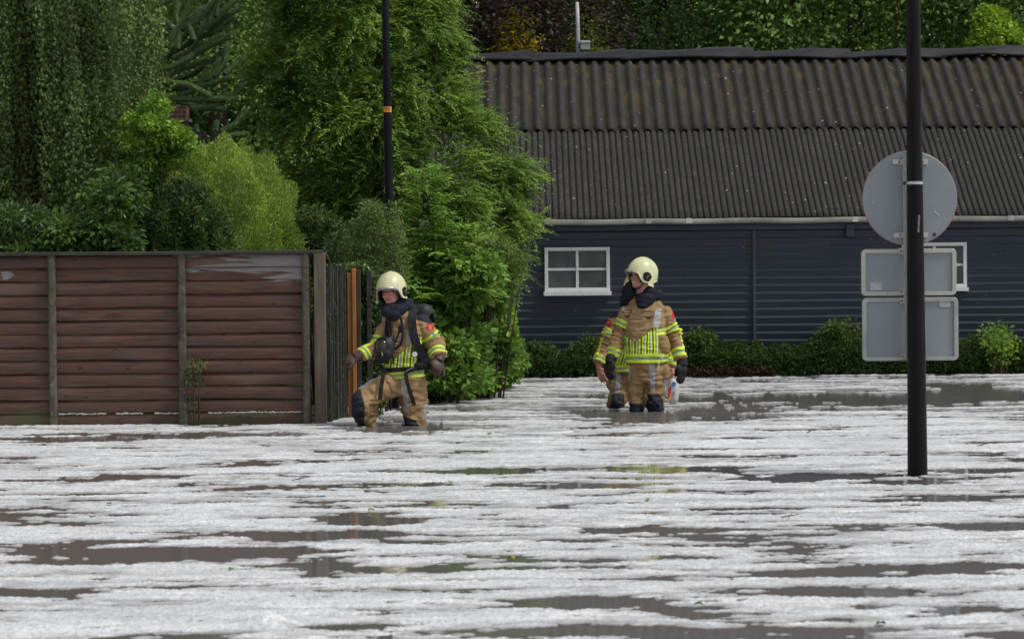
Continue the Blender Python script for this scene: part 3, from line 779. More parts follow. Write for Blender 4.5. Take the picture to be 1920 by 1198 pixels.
# mounting channel and clamps beside the pole
ch = MB(); ch.bar(spt(at(1700, 672, SY).z) + Vector((-0.052, 0.085, 0)), spt(at(1700, 288, SY).z) + Vector((-0.052, 0.085, 0)), 0.022, 0.03, (0, 1, 0))
ch.build("mounting_channel", GALV, sgn)
def clamp(px, py, w, h, both=False):
    pc = at(px, py, PYs - 0.010)
    o = MB().box(pc, (w, 0.014, h)).build("bracket", GALV, sgn, bevel=0.002)
    bo = MB(); bo.tube([pc + Vector((-w * 0.3, -0.007, 0)), pc + Vector((-w * 0.3, -0.015, 0))], 0.006, 6)
    if both: bo2 = MB(); bo2.tube([pc + Vector((w * 0.36, -0.007, 0)), pc + Vector((w * 0.36, -0.015, 0))], 0.006, 6); bo2.build("bolt", dkm.m, o)
    bo.build("bolt", dkm.m, o)
clamp(1706, 304, 66 / FPX * PYs, 9.5 / FPX * PYs, True); clamp(1707, 441, 64 / FPX * PYs, 9.5 / FPX * PYs, True)
clamp(1693.5, 471, 16 / FPX * PYs, 12 / FPX * PYs); clamp(1694, 547, 14 / FPX * PYs, 11 / FPX * PYs)
clamp(1694.5, 564, 13 / FPX * PYs, 11 / FPX * PYs); clamp(1695, 668, 11 / FPX * PYs, 11 / FPX * PYs)
zc = at(1714, 343.5, SY).z; pc = spt(zc); rr_ = 0.0545
s_ = MB(); rings = [[Vector((pc.x + math.cos(a) * r_, pc.y + math.sin(a) * r_, zc + dz)) for a in np.linspace(0, 2 * math.pi, 40, endpoint=False)] for r_, dz in ((0.04, -0.010), (rr_ - 0.0035, -0.009), (rr_ - 0.0035, 0.009), (0.04, 0.010))]
s_.loft(rings); s_.build("strap_band", GALV, sgn, smooth=False)
MB().box((pc.x - 0.062, pc.y + 0.02, zc), (0.016, 0.02, 0.022), (0, rad(30), 0)).build("strap_buckle", dkm.m, sgn, bevel=0.003)
zc = at(1716, 420, SY).z; pc = spt(zc); s_ = MB(); rings = []
for k in range(9):
    f = k / 8; z_ = zc - 0.055 + 0.11 * f; q = spt(z_); a0_ = rad(6 + 6 * f)
    rings.append([Vector((q.x + math.sin(a) * 0.0545, q.y - math.cos(a) * 0.0545, z_)) for a in np.linspace(a0_, a0_ + 0.24, 5)])
s_.loft(rings, closed=False, cap=False)
s_.build("worn_sticker", varied("worn_grey_sticker", (0.03, 0.03, 0.03), (0.22, 0.22, 0.21), 60, 0.6), sgn)
# tiny type labels on the two plates, with their unreadable rows of print
LBL = varied("label_white", (0.50, 0.51, 0.50), (0.60, 0.60, 0.58), 40, 0.5)
PRN = varied("label_print", (0.16, 0.17, 0.17), (0.26, 0.26, 0.26), 40, 0.5)
def label(parent, pl, pt, pr, pb, border):
    Y = PYs + 0.009; a = at(pl, pb, Y); b = at(pr, pt, Y); w = b.x - a.x; h = b.z - a.z
    if border: MB().box(((a.x + b.x) / 2, Y + 0.0002, (a.z + b.z) / 2), (w + 0.008, 0.0008, h + 0.008)).build("label_border", dkm.m, parent)
    o = MB().box(((a.x + b.x) / 2, Y - 0.0012, (a.z + b.z) / 2), (w, 0.001, h)).build("type_label", LBL, parent)
    pr_ = MB(); r = random.Random(2)
    for k, zf in enumerate((0.85, 0.65, 0.42, 0.2)):
        x = 0.05
        while x < 0.9:
            L = r.uniform(0.06, 0.2)
            if r.random() < 0.75: pr_.box((a.x + w * (x + L / 2), Y - 0.0021, a.z + h * zf), (w * L, 0.0006, h * (0.06 if k % 2 else 0.10)))
            x += L + 0.05
    pr_.build("label_lines", PRN, parent)
label(p1, 1632, 530, 1654, 544, False); label(p2, 1760.5, 564, 1782.5, 576, True)
# ================================================================== VEGETATION
def foliage(name, cols, rough=0.55, trans=0.25, spec=0.3):
    """cols: colours from old / dull growth (tone 0) to young growth (tone 1)"""
    m = NT(name)
    k = len(cols)
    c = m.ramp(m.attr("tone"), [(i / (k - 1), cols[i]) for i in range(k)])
    m.color(c).rough(rough); m.b.inputs['Specular IOR Level'].default_value = spec
    tr = m.n("BsdfTranslucent"); m.l(m.mix(0.6, c, (0.16, 0.22, 0.02)), tr.inputs[0])
    mx = m.n("MixShader"); mx.inputs[0].default_value = trans
    m.l(m.b.outputs[0], mx.inputs[1]); m.l(tr.outputs[0], mx.inputs[2]); m.l(mx.outputs[0], m.out.inputs[0])
    return m.m
def bark(name, a, b, s=8):
    m = NT(name); v = m.coords((1, 1, 0.35)); n_ = m.noise(v, s, 6, 0.7)
    m.color(m.mix(m.ramp(n_, [(0.35, 0.0), (0.65, 1.0)]), a, b)).rough(0.9); m.bump(n_, 0.8, 0.02); return m.m
BARK = bark("brown_bark", (0.035, 0.026, 0.018), (0.10, 0.078, 0.055))
TWIG = bark("twig_bark", (0.030, 0.022, 0.014), (0.07, 0.050, 0.030), 20)

def unit(v): return v / np.maximum(np.linalg.norm(v, axis=-1, keepdims=True), 1e-9)
def rnd_unit(n, rng): return unit(rng.normal(size=(n, 3)))
def leaf_quads(P, D, L, W, rng, U=None, fold=0.12, curl=0.0):
    """one folded diamond per leaf; P base, D axis"""
    n = len(P); D = unit(D)
    if U is None: U = rnd_unit(n, rng)
    S = unit(np.cross(D, U)); Nn = np.cross(S, D)
    L = np.broadcast_to(L, (n,))[:, None]; W = np.broadcast_to(W, (n,))[:, None]
    a = P; b = P + D * L * 0.42 + S * W * 0.5 + Nn * L * fold
    c = P + D * L - Nn * L * curl; d = P + D * L * 0.42 - S * W * 0.5 + Nn * L * fold
    V = np.stack([a, b, c, d], 1).reshape(-1, 3)
    return V, np.arange(4 * n, dtype=np.int32).reshape(-1, 4)
def leaf_hex(P, D, L, W, rng, U=None, fold=0.10):
    """broader leaf: six outline points and a midrib, two quads"""
    n = len(P); D = unit(D)
    if U is None: U = rnd_unit(n, rng)
    S = unit(np.cross(D, U)); Nn = np.cross(S, D)
    L = np.broadcast_to(L, (n,))[:, None]; W = np.broadcast_to(W, (n,))[:, None]
    pts = [P, P + D * L * 0.25 + S * W * 0.48 + Nn * L * fold, P + D * L * 0.62 + S * W * 0.40 + Nn * L * fold * 0.7, P + D * L - Nn * L * 0.08,
           P + D * L * 0.62 - S * W * 0.40 + Nn * L * fold * 0.7, P + D * L * 0.25 - S * W * 0.48 + Nn * L * fold]
    V = np.stack(pts, 1).reshape(-1, 3); b = np.arange(n, dtype=np.int32)[:, None] * 6
    F = np.concatenate([b + np.array([[0, 1, 2, 3]]), b + np.array([[0, 3, 4, 5]])])
    return V, F
def crown(name, parent, mat, P, D, L, W, tone, rng, hexa=False, U=None, base=None, fold=0.12, curl=0.0):
    f = leaf_hex if hexa else leaf_quads
    V, F = (f(P, D, L, W, rng, U, fold) if hexa else f(P, D, L, W, rng, U, fold, curl))
    return np_mesh(name, V, F, mat, parent, base, tone=np.repeat(np.clip(tone, 0, 1), 6 if hexa else 4))
def n3(P, s, off=0.0):
    """cheap smooth 3-D noise from two planes of perlin"""
    return 0.5 * (perlin(P[:, 0] * s + off, P[:, 2] * s + 3.3 + off, 61) + perlin(P[:, 1] * s + P[:, 0] * s * 0.5 + off, P[:, 2] * s * 0.9 + 7.7, 62) + perlin(P[:, 0] * s - 2 + off, P[:, 1] * s + 1, 63))
def trunk_mesh(parent, base, h, r, limbs, rng, mat=BARK, name="trunk", spread=1.0, limb_h=(0.25, 0.95), lean=0.0):
    t = MB(); b = Vector(base); k = 10
    pts = [b + Vector((lean * (i / k) ** 1.5 + 0.04 * r * 10 * math.sin(i * 1.3) * (i / k), 0.05 * math.cos(i * 1.7) * (i / k), h * i / k)) for i in range(k + 1)]
    t.tube(pts, [r * (1 - 0.85 * (i / k)) * (1.25 if i == 0 else 1) for i in range(k + 1)], 10)
    for j in range(limbs):
        f = limb_h[0] + (limb_h[1] - limb_h[0]) * (j + 0.5) / limbs; i = min(int(f * k), k - 1); p = pts[i].lerp(pts[i + 1], f * k - i)
        a = rng.uniform(0, 2 * math.pi); L = spread * (1.15 - f) * rng.uniform(0.7, 1.1)
        d = Vector((math.cos(a), math.sin(a), 0)); lp_ = [p + d * L * s + Vector((0, 0, L * (0.45 * s - 0.2 * s * s) + 0.05 * math.sin(s * 7 + j))) for s in (0, 0.25, 0.5, 0.75, 1.0)]
        t.tube(lp_, [r * 0.4 * (1 - f * 0.6) * (1 - 0.8 * s) for s in (0, 0.25, 0.5, 0.75, 1.0)], 6)
    return t.build(name, mat, parent, smooth=True)
def blob_tree(name, label, cat, base, h, r, nl, size, mat, seed, zlo=0.12, group=None, hexa=False, clump=0.45, aspect=0.6, droop=0.2, tone=(0.15, 0.85), trunk_r=None, mb=BARK, lean=0.0):
    rng = np.random.default_rng(seed); b = np.array(base, dtype=float)
    t = thing(name, label, cat, tuple(base), group)
    trunk_mesh(t, base, h * 0.93, trunk_r or 0.028 * h, 12, rng, mb, spread=r * 1.3, lean=lean)
    nc = 150
    # clumps of leaves at the ends of the limbs, through the volume but denser to the outside
    u = rnd_unit(nc, rng); rad_ = rng.uniform(0.35, 1.0, nc) ** 0.6
    C = u * rad_[:, None] * np.array([r, r, h * (1 - zlo) / 2]); C[:, 2] += h * (1 + zlo) / 2
    taper = np.clip(1.25 - 0.55 * C[:, 2] / h, 0.3, 1); C[:, :2] *= taper[:, None]
    C[:, 0] += lean * (C[:, 2] / h) ** 1.5
    cs = rng.uniform(0.6, 1.25, nc) * clump * r; ct = rng.uniform(*tone, nc)
    k = rng.integers(0, nc, nl)
    q = rnd_unit(nl, rng) * (rng.uniform(0, 1, nl) ** 0.45)[:, None] * cs[k][:, None] * np.array([1, 1, 0.62])
    P = C[k] + q + b
    out = unit(q * np.array([1, 1, 1.4]) + 1e-6); D = unit(out + rnd_unit(nl, rng) * 0.8 + np.array([0, 0, -droop]))
    Ls = size * rng.uniform(0.6, 1.3, nl)
    U = unit(np.array([0, 0, 1.0]) + rnd_unit(nl, rng) * 0.7)
    tn = ct[k] + rng.normal(0, 0.16, nl)
    crown("crown", t, mat, P, D, Ls, Ls * aspect, tn, rng, hexa, U)
    return t
def copy_tree(root, loc, rz, sc, label):
    c = root.copy(); COL.objects.link(c); c.location = loc; c.rotation_euler = (0, 0, rz); c.scale = (sc, sc, sc); c['label'] = label
    for ch in root.children:
        d = ch.copy(); COL.objects.link(d); d.parent = c
    return c

G_DARK = foliage("dark_wood_leaves", [(0.078, 0.135, 0.067), (0.194, 0.301, 0.115), (0.441, 0.576, 0.191)])
G_MID = foliage("mid_green_leaves", [(0.061, 0.124, 0.035), (0.163, 0.289, 0.066), (0.345, 0.527, 0.114)])
G_BRIGHT = foliage("bright_maple_leaves", [(0.18, 0.34, 0.03), (0.32, 0.52, 0.05), (0.48, 0.66, 0.08)], trans=0.4)
G_PURPLE = foliage("copper_beech_leaves", [(0.021, 0.013, 0.017), (0.047, 0.027, 0.034), (0.094, 0.057, 0.064)], trans=0.1)
G_YEL = foliage("laburnum_leaves", [(0.086, 0.117, 0.019), (0.429, 0.338, 0.026), (0.750, 0.598, 0.026)], trans=0.3)

# ---- wood behind the barn and the gardens
def gp(px, Y): return (at(px, 495, Y).x, Y, 0.2)
WG = "trees of the wood behind the barn"
w1 = blob_tree("broadleaf_tree", "dense green tree rising behind the barn ridge, just right of the white pipe", "tree", gp(1235, 50), 10.5, 3.1, 70000, 0.085, G_DARK, 101, group=WG, hexa=False, aspect=0.7)
w2 = blob_tree("broadleaf_tree", "mid green tree with layered sprays behind the barn, left of the black sign pole", "tree", gp(1600, 46), 9.0, 2.6, 60000, 0.09, G_MID, 102, group=WG, aspect=0.7, droop=0.35)
spots = [(w1, 1430, 53, 1.3, 1.05, "dull dark tree behind the middle of the barn ridge"), (w1, 1790, 52, 2.4, 1.0, "dark green tree behind the barn, right of the black sign pole"),
         (w1, 2120, 53, 4.0, 1.1, "dark tree beyond the right end of the barn ridge"), (w1, 1080, 54, 5.0, 1.1, "dark green tree behind the white pipe on the barn ridge"),
         (w1, 780, 55, 0.7, 1.1, "dark tree hidden behind the tall feathery conifer"), (w1, 560, 50, 3.1, 1.1, "dark tree behind the left side of the feathery conifer"),
         (w1, 300, 47, 2.0, 1.1, "dark tree backing the spiny monkey puzzle tree"), (w2, 420, 43, 4.4, 0.75, "small mid green tree seen between the monkey puzzle branches"),
         (w1, 20, 48, 5.5, 1.1, "dark tree behind the weeping birch"), (w1, -330, 46, 1.0, 1.1, "dark tree behind the left edge of the weeping birch"),
         (w2, 1950, 45, 2.2, 0.95, "mid green tree behind the barn at the right edge")]
for src, px, Y, rz, sc, lb in spots:
    copy_tree(src, gp(px, Y), rz, sc, lb)
blob_tree("copper_beech", "dark purple-leaved beech behind the left end of the barn ridge", "tree", gp(930, 45), 8.8, 2.0, 42000, 0.085, G_PURPLE, 103, zlo=0.1, aspect=0.7)
blob_tree("laburnum", "slender shrub with bright yellow flowers in front of the purple beech", "tree", gp(975, 43.4), 5.2, 0.42, 5000, 0.06, G_YEL, 104, zlo=0.45, clump=0.5, tone=(0.2, 1.0), trunk_r=0.05)
blob_tree("laburnum", "yellow-green shrub just peeping over the ridge by the white pipe", "tree", gp(1105, 43.6), 4.95, 0.55, 3600, 0.06, foliage("yellowish_leaves", [(0.065, 0.117, 0.019), (0.182, 0.234, 0.026), (0.546, 0.494, 0.039)]), 105, zlo=0.5, clump=0.5, tone=(0.1, 0.7), trunk_r=0.05)
blob_tree("maple_tree", "bright lime-green young maple above the barn ridge at the far right", "tree", gp(1872, 42.5), 4.95, 0.62, 11000, 0.075, G_BRIGHT, 106, zlo=0.5, clump=0.34, tone=(0.25, 1.0), trunk_r=0.06, hexa=True, aspect=0.85)

# the mass of the wood farther back
rng = np.random.default_rng(900); n = 110000
P = np.stack([rng.uniform(-24, 26, n), rng.uniform(60, 67, n), rng.uniform(0.2, 13, n)], 1)
ton = 0.35 + 0.5 * n3(P, 0.7) + rng.normal(0, 0.1, n)
o = crown("distant_wood", None, G_DARK, P, rnd_unit(n, rng), 0.24 * rng.uniform(0.7, 1.3, n), 0.18, ton, rng, base=(0, 0, 0)); o['kind'] = 'stuff'

# ---- brick chimney of a house hidden behind the shrubs
m = NT("red_brick"); v = m.coords((1, 1, 1))
br = m.n("TexBrick"); br.inputs['Scale'].default_value = 5.0; br.inputs['Mortar Size'].default_value = 0.02; br.inputs['Color1'].default_value = (0.11, 0.038, 0.028, 1); br.inputs['Color2'].default_value = (0.07, 0.028, 0.022, 1); br.inputs['Mortar'].default_value = (0.16, 0.14, 0.12, 1)
mp = m.n("Mapping"); mp.inputs['Rotation'].default_value = (rad(90), 0, 0); tc = m.n("TexCoord"); m.l(tc.outputs['Object'], mp.inputs[0]); m.l(mp.outputs[0], br.inputs['Vector'])
m.color(br.outputs[0]).rough(0.9); BRICK = m.m
CHY = 33
hx = at(330, 250, CHY)
house = thing("brick_shed", "small red brick shed with a stepped chimney, glimpsed above the shrubs left of the conifer", "shed", (hx.x, CHY, 0))
zz = at(330, 268, CHY).z; z2 = at(330, 226, CHY).z; z3 = at(325, 205, CHY).z
MB().box((hx.x, CHY + 0.6, zz / 2 - 0.1), (1.4, 1.3, zz + 0.1)).build("wall", BRICK, house, bevel=0.01)
sr = MB(); sr.prism([(hx.x - 0.8, zz - 0.06), (hx.x + 0.8, zz - 0.06), (hx.x + 0.1, zz + 0.18), (hx.x - 0.1, zz + 0.18)], CHY - 0.1, CHY + 1.35); rf = sr.build("roof", ROOF_LO, house)
c_ = MB(); c_.box((at(334, 240, CHY).x, CHY - 0.14, (zz + z2) / 2), (0.26, 0.26, z2 - zz + 0.3)); chm = c_.build("chimney", BRICK, rf, bevel=0.004)
o_ = MB().box((at(333, 228, CHY).x, CHY - 0.14, z2 - 0.012), (0.33, 0.33, 0.035)).build("chimney_ledge", CONC, house, bevel=0.004)
MB().box((at(324, 215, CHY).x, CHY - 0.14, (z2 + z3) / 2 + 0.02), (0.15, 0.2, z3 - z2)).build("chimney_stack", BRICK, house, bevel=0.004)
MB().box((at(324, 207, CHY).x, CHY - 0.14, z3 + 0.02), (0.20, 0.24, 0.03)).build("chimney_cap", CONC, house, bevel=0.004)

# ---- monkey puzzle: snaking limbs clad in stiff overlapping leaves
MPY = 36.0
mpt = thing("monkey_puzzle_tree", "dark monkey puzzle tree with upcurving rope-like spiny branches between birch and conifer", "tree", gp(283, MPY))
tb = MB(); tx = at(283, 495, MPY).x
tb.tube([(tx, MPY, -0.1), (tx + .02, MPY, 2), (tx, MPY, 5), (tx, MPY, 8.5)], [0.17, 0.15, 0.11, 0.04], 12); tb.build("trunk", BARK, mpt, smooth=True)
MPM = foliage("monkey_puzzle_leaves", [(0.047, 0.086, 0.035), (0.086, 0.152, 0.053), (0.185, 0.277, 0.086)], rough=0.35, trans=0.05, spec=0.5)
def zc(x, y): return (240 + x / 4.277, y / 4.277)
BR = [[(300, 470), (520, 330), (700, 250), (825, 150)], [(350, 470), (560, 400), (735, 290)], [(400, 500), (600, 400), (795, 300)], [(250, 580), (400, 520), (515, 455)], [(300, 600), (450, 550), (640, 480)],
      [(230, 730), (450, 710), (650, 640), (700, 600)], [(420, 770), (620, 690), (805, 630)], [(240, 790), (500, 800), (780, 795)], [(400, 820), (560, 860), (760, 880)], [(500, 870), (700, 840), (860, 795)],
      [(700, 600), (770, 520), (795, 390)], [(770, 600), (850, 530), (935, 470)], [(690, 620), (725, 480)], [(500, 330), (640, 200), (680, 50)], [(480, 160), (560, 90), (640, 60)], [(560, 240), (700, 160), (830, 30)],
      [(700, 140), (720, 30)], [(640, 260), (780, 130), (880, 80)], [(430, 250), (560, 130), (650, 50)], [(180, 720), (240, 560), (280, 380)], [(230, 580), (170, 500), (100, 440)], [(250, 560), (200, 460), (150, 400)],
      [(400, 400), (400, 260), (290, 170)], [(530, 330), (490, 220)], [(330, 340), (270, 190)], [(740, 1060), (860, 1000), (945, 900)], [(760, 1110), (850, 1085), (940, 1080)], [(700, 1060), (710, 990)], [(560, 1100), (545, 1030)],
      [(160, 720), (400, 560), (560, 340)], [(240, 700), (520, 600), (760, 420)], [(300, 380), (420, 200), (520, -20)], [(350, 420), (600, 120), (760, -60)], [(200, 640), (330, 660), (480, 680), (640, 760)], [(330, 700), (330, 560)], [(560, 700), (640, 540)],
      [(820, 800), (900, 700), (960, 640)], [(240, 60), (400, -40), (560, -120)], [(440, 300), (380, 150), (400, 40)]]
rng = np.random.default_rng(77); SP, SD, ST, SU = [], [], [], []; lim = MB()
for bi, b_ in enumerate(BR):
    yy = MPY + rng.uniform(-0.9, 0.5)
    pts = [np.array(at(*zc(*p), yy + 0.12 * j)) for j, p in enumerate(b_)]
    # densify with a smooth interpolation
    tt = np.linspace(0, len(pts) - 1, 40); P = np.stack([np.interp(tt, range(len(pts)), [p[a] for p in pts]) for a in range(3)], 1)
    for _ in range(6): P[1:-1] = (P[:-2] + P[1:-1] * 2 + P[2:]) / 4
    lim.tube([Vector(p) for p in P[::3]], [0.028 * (1 - 0.5 * i / 14) for i in range(len(P[::3]))], 6)
    seg = np.linalg.norm(np.diff(P, axis=0), axis=1); L = seg.sum(); nr = max(4, int(L / 0.012))
    cum = np.concatenate([[0], np.cumsum(seg)]); s = np.linspace(0, L, nr)
    Q = np.stack([np.interp(s, cum, P[:, a]) for a in range(3)], 1); T = unit(np.gradient(Q, axis=0))
    k = 9; ang = rng.uniform(0, 2 * np.pi, (nr, 1)) + np.arange(k)[None] * 2 * np.pi / k
    X1 = unit(np.cross(T, np.array([0.1, 1, 0.05]))); X2 = np.cross(T, X1)
    Rr = X1[:, None] * np.cos(ang)[..., None] + X2[:, None] * np.sin(ang)[..., None]
    SP.append((Q[:, None] + Rr * 0.019).reshape(-1, 3)); SD.append((T[:, None] * 1.2 + Rr * 0.8 + rng.normal(0, 0.12, Rr.shape)).reshape(-1, 3)); ST.append(np.full(nr * k, rng.uniform(0.15, 0.7))); SU.append(Rr.reshape(-1, 3))
lim.build("limbs", TWIG, mpt, smooth=True)
SP = np.concatenate(SP); SD = np.concatenate(SD); ST = np.concatenate(ST) + rng.normal(0, 0.15, len(SP))
crown("crown", mpt, MPM, SP, SD, 0.050 * rng.uniform(0.8, 1.2, len(SP)), 0.022, ST, rng, U=np.concatenate(SU), fold=0.02)
# a spare upper crown above the frame so the tree is whole
# ---- big feathery conifer
CY = 30.2
ct_ = thing("feathery_conifer", "tall feathery conifer with drooping bright-tipped fans beside the barn's left end", "tree", gp(715, CY))
rng = np.random.default_rng(55)
cx = at(722, 495, CY).x
trunk_mesh(ct_, (cx, CY, 0), 7.6, 0.15, 16, rng, TWIG, spread=1.3, limb_h=(0.12, 0.9))
sc = FPX / CY
tabz = np.array([1.35 + (495 - p) / sc for p in (760, 600, 470, 400, 300, 260, 200, 100, 0, -250, -560, -800)])
tabR = np.array([850, 965, 1008, 1030, 1032, 1008, 960, 915, 875, 830, 770, 735.]) / sc - 722 / sc
tabL = 722 / sc - np.array([620, 560, 520, 495, 470, 462, 452, 445, 440, 500, 620, 710.]) / sc
NPAD, PER = 270, 13
z0_ = rng.uniform(0.0, tabz.max() - 0.1, NPAD * 4); p0_ = rng.uniform(0, 2 * np.pi, NPAD * 4)
R0_ = np.where(np.cos(p0_) > 0, np.interp(z0_, tabz, tabR), np.interp(z0_, tabz, tabL))
kp = rng.uniform(0, 1, len(z0_)) < np.clip(R0_ / 1.6, 0.1, 1) * np.where(np.sin(p0_) < 0.3, 1, 0.3); z0_, p0_, R0_ = z0_[kp][:NPAD], p0_[kp][:NPAD], R0_[kp][:NPAD]; NPAD = len(z0_)
rp_ = np.maximum(R0_ - 0.22, 0.1) * rng.uniform(0.72, 1.0, NPAD); padtone = rng.uniform(0.25, 1.0, NPAD)
pc_ = np.stack([cx + rp_ * np.cos(p0_), CY + rp_ * np.sin(p0_) * 0.95, z0_], 1)
sz_ = rng.uniform(0.75, 1.25, NPAD)
q_ = rnd_unit(NPAD * PER, rng) * (rng.uniform(0, 1, NPAD * PER) ** 0.5)[:, None] * np.array([0.27, 0.27, 0.13]) * np.repeat(sz_, PER)[:, None]
C = np.repeat(pc_, PER, axis=0) + q_; C[:, 2] -= 0.25 * np.hypot(q_[:, 0], q_[:, 1]); phi = np.repeat(p0_, PER); z = C[:, 2]; NC = len(C); ptn = np.repeat(padtone, PER)
outd = np.stack([np.cos(phi), np.sin(phi), np.full(NC, 0.0)], 1)
# every clump: a fan of six sprays, each with leaflets on both sides
NS, NLF = 6, 14
cd = unit(outd + np.repeat(rng.normal(0, 0.35, (NPAD, 3)), PER, axis=0) + rng.normal(0, 0.22, (NC, 3)) + np.array([0, 0, 0.05]))
sd_ = unit(cd[:, None] + rng.normal(0, 0.42, (NC, NS, 3)) + np.array([0, 0, -0.1]))
SL_ = rng.uniform(0.14, 0.32, (NC, NS, 1))
sp_ = C[:, None] + rng.normal(0, 0.05, (NC, NS, 3)) - cd[:, None] * 0.1
jj = np.linspace(0.1, 1.0, NLF)[None, None, :, None]
side_n = unit(np.cross(sd_, np.array([0, 0, 1.0]) + rng.normal(0, 0.3, (NC, NS, 3))))
pos = sp_[:, :, None] + sd_[:, :, None] * SL_[:, :, None] * jj + np.array([0, 0, -0.05]) * jj ** 2 * (SL_[:, :, None] / 0.25)
sgn_ = np.where(np.arange(NLF) % 2 == 0, 1.0, -1.0)[None, None, :, None]
ld = sd_[:, :, None] * 0.8 + side_n[:, :, None] * sgn_ * 0.75 + np.array([0, 0, -0.15]) + rng.normal(0, 0.14, pos.shape)
ll = (0.070 * (1.05 - 0.55 * jj[..., 0]) * rng.uniform(0.7, 1.2, pos.shape[:3]))
ctone = np.clip(0.02 + 0.85 * ptn + rng.normal(0, 0.12, NC), 0, 1)
tn = ctone[:, None, None] * 0.75 + 0.25 * (jj[..., 0] ** 2) + rng.normal(0, 0.08, pos.shape[:3]) - 0.05
CON = foliage("cypress_fans", [(0.073, 0.130, 0.032), (0.194, 0.324, 0.059), (0.453, 0.648, 0.107)], rough=0.6, trans=0.35)
Pf = pos.reshape(-1, 3); Uu = unit(np.array([0, -0.25, 1.0]) + rng.normal(0, 0.22, Pf.shape))
crown("crown", ct_, CON, Pf, ld.reshape(-1, 3), ll.reshape(-1), ll.reshape(-1) * 0.42, tn.reshape(-1), rng, U=Uu, fold=0.04)
# darkest-toned leaves filling the inside of the crown
ni = 15000; z = rng.uniform(0.2, 6.8, ni); phi = rng.uniform(0, 2 * np.pi, ni)
Rr = np.interp(z, tabz, tabR) * (np.cos(phi) > 0) + np.interp(z, tabz, tabL) * (np.cos(phi) <= 0)
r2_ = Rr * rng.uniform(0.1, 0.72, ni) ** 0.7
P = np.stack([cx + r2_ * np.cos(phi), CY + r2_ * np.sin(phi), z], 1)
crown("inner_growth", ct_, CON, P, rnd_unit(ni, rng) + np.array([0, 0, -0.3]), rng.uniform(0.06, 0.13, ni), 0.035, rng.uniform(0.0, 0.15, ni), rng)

# ---- weeping birch at the left
BY = 28.0
bt_ = thing("weeping_birch", "weeping birch with curtains of dull green hanging twigs at the left edge", "tree", gp(-60, BY))
rng = np.random.default_rng(66)
scb = FPX / BY
bxp = lambda px: at(px, 495, BY).x
bkm = bark("birch_bark", (0.06, 0.055, 0.05), (0.36, 0.35, 0.33), 5)
trunk_mesh(bt_, (bxp(-60), BY, 0.0), 7.2, 0.16, 14, rng, bkm, spread=1.0, limb_h=(0.6, 0.97))
NST = 1150
gx_ = rng.uniform(bxp(-520), bxp(282), 130); gk = rng.integers(0, 130, NST); gt_ = rng.uniform(0.2, 0.6, 130)[gk]; gyy = rng.uniform(-1.0, 1.4, 130)
sx_ = np.minimum(gx_[gk] + rng.normal(0, 0.085, NST), bxp(288)); sy_ = BY + gyy[gk] + rng.normal(0, 0.06, NST)
fr = np.clip((bxp(285) - sx_) / 0.8, 0, 1)
ztop = rng.uniform(2.2, 5.8, NST) + 1.0 * fr; zend = rng.uniform(1.25, 2.4, NST) + (1 - fr) * rng.uniform(0.2, 1.9, NST) 
ztop = np.maximum(ztop, zend + 0.6); tw = MB(); SPb, SDb, STb = [], [], []
for i in range(NST):
    L = ztop[i] - zend[i]; n_ = int(L / 0.028); s = np.linspace(0, 1, n_)
    ph, am = rng.uniform(0, 6.28), rng.uniform(0.03, 0.10)
    Px = sx_[i] + am * np.sin(s * 4 + ph) - 0.25 * (1 - s) ** 2 * (0.3 + fr[i]) ; Py = sy_[i] + am * np.cos(s * 3 + ph); Pz = ztop[i] - s * L
    Q = np.stack([Px, Py, Pz], 1)
    if i % 3 == 0: tw.tube([Vector(q) for q in Q[:: max(1, n_ // 6)]], 0.0022, 4, cap=False)
    Q = np.repeat(Q, 2, axis=0) + rng.normal(0, 0.028, (len(Q) * 2, 3))
    SPb.append(Q); d = rng.normal(0, 0.55, Q.shape); d[:, 2] -= 0.9; SDb.append(d); STb.append(np.full(len(Q), gt_[i]) + 0.5 * perlin(Q[:, 0] * 1.6, Q[:, 2] * 1.6, 12))
tw.build("twigs", TWIG, bt_)
SPb = np.concatenate(SPb); SDb = np.concatenate(SDb); STb = np.concatenate(STb) + rng.normal(0, 0.13, len(SPb))
BIR = foliage("birch_leaves", [(0.072, 0.101, 0.034), (0.151, 0.220, 0.065), (0.336, 0.456, 0.127)], rough=0.5, trans=0.25)
crown("crown", bt_, BIR, SPb, SDb, 0.044 * rng.uniform(0.7, 1.3, len(SPb)), 0.030, STb, rng)

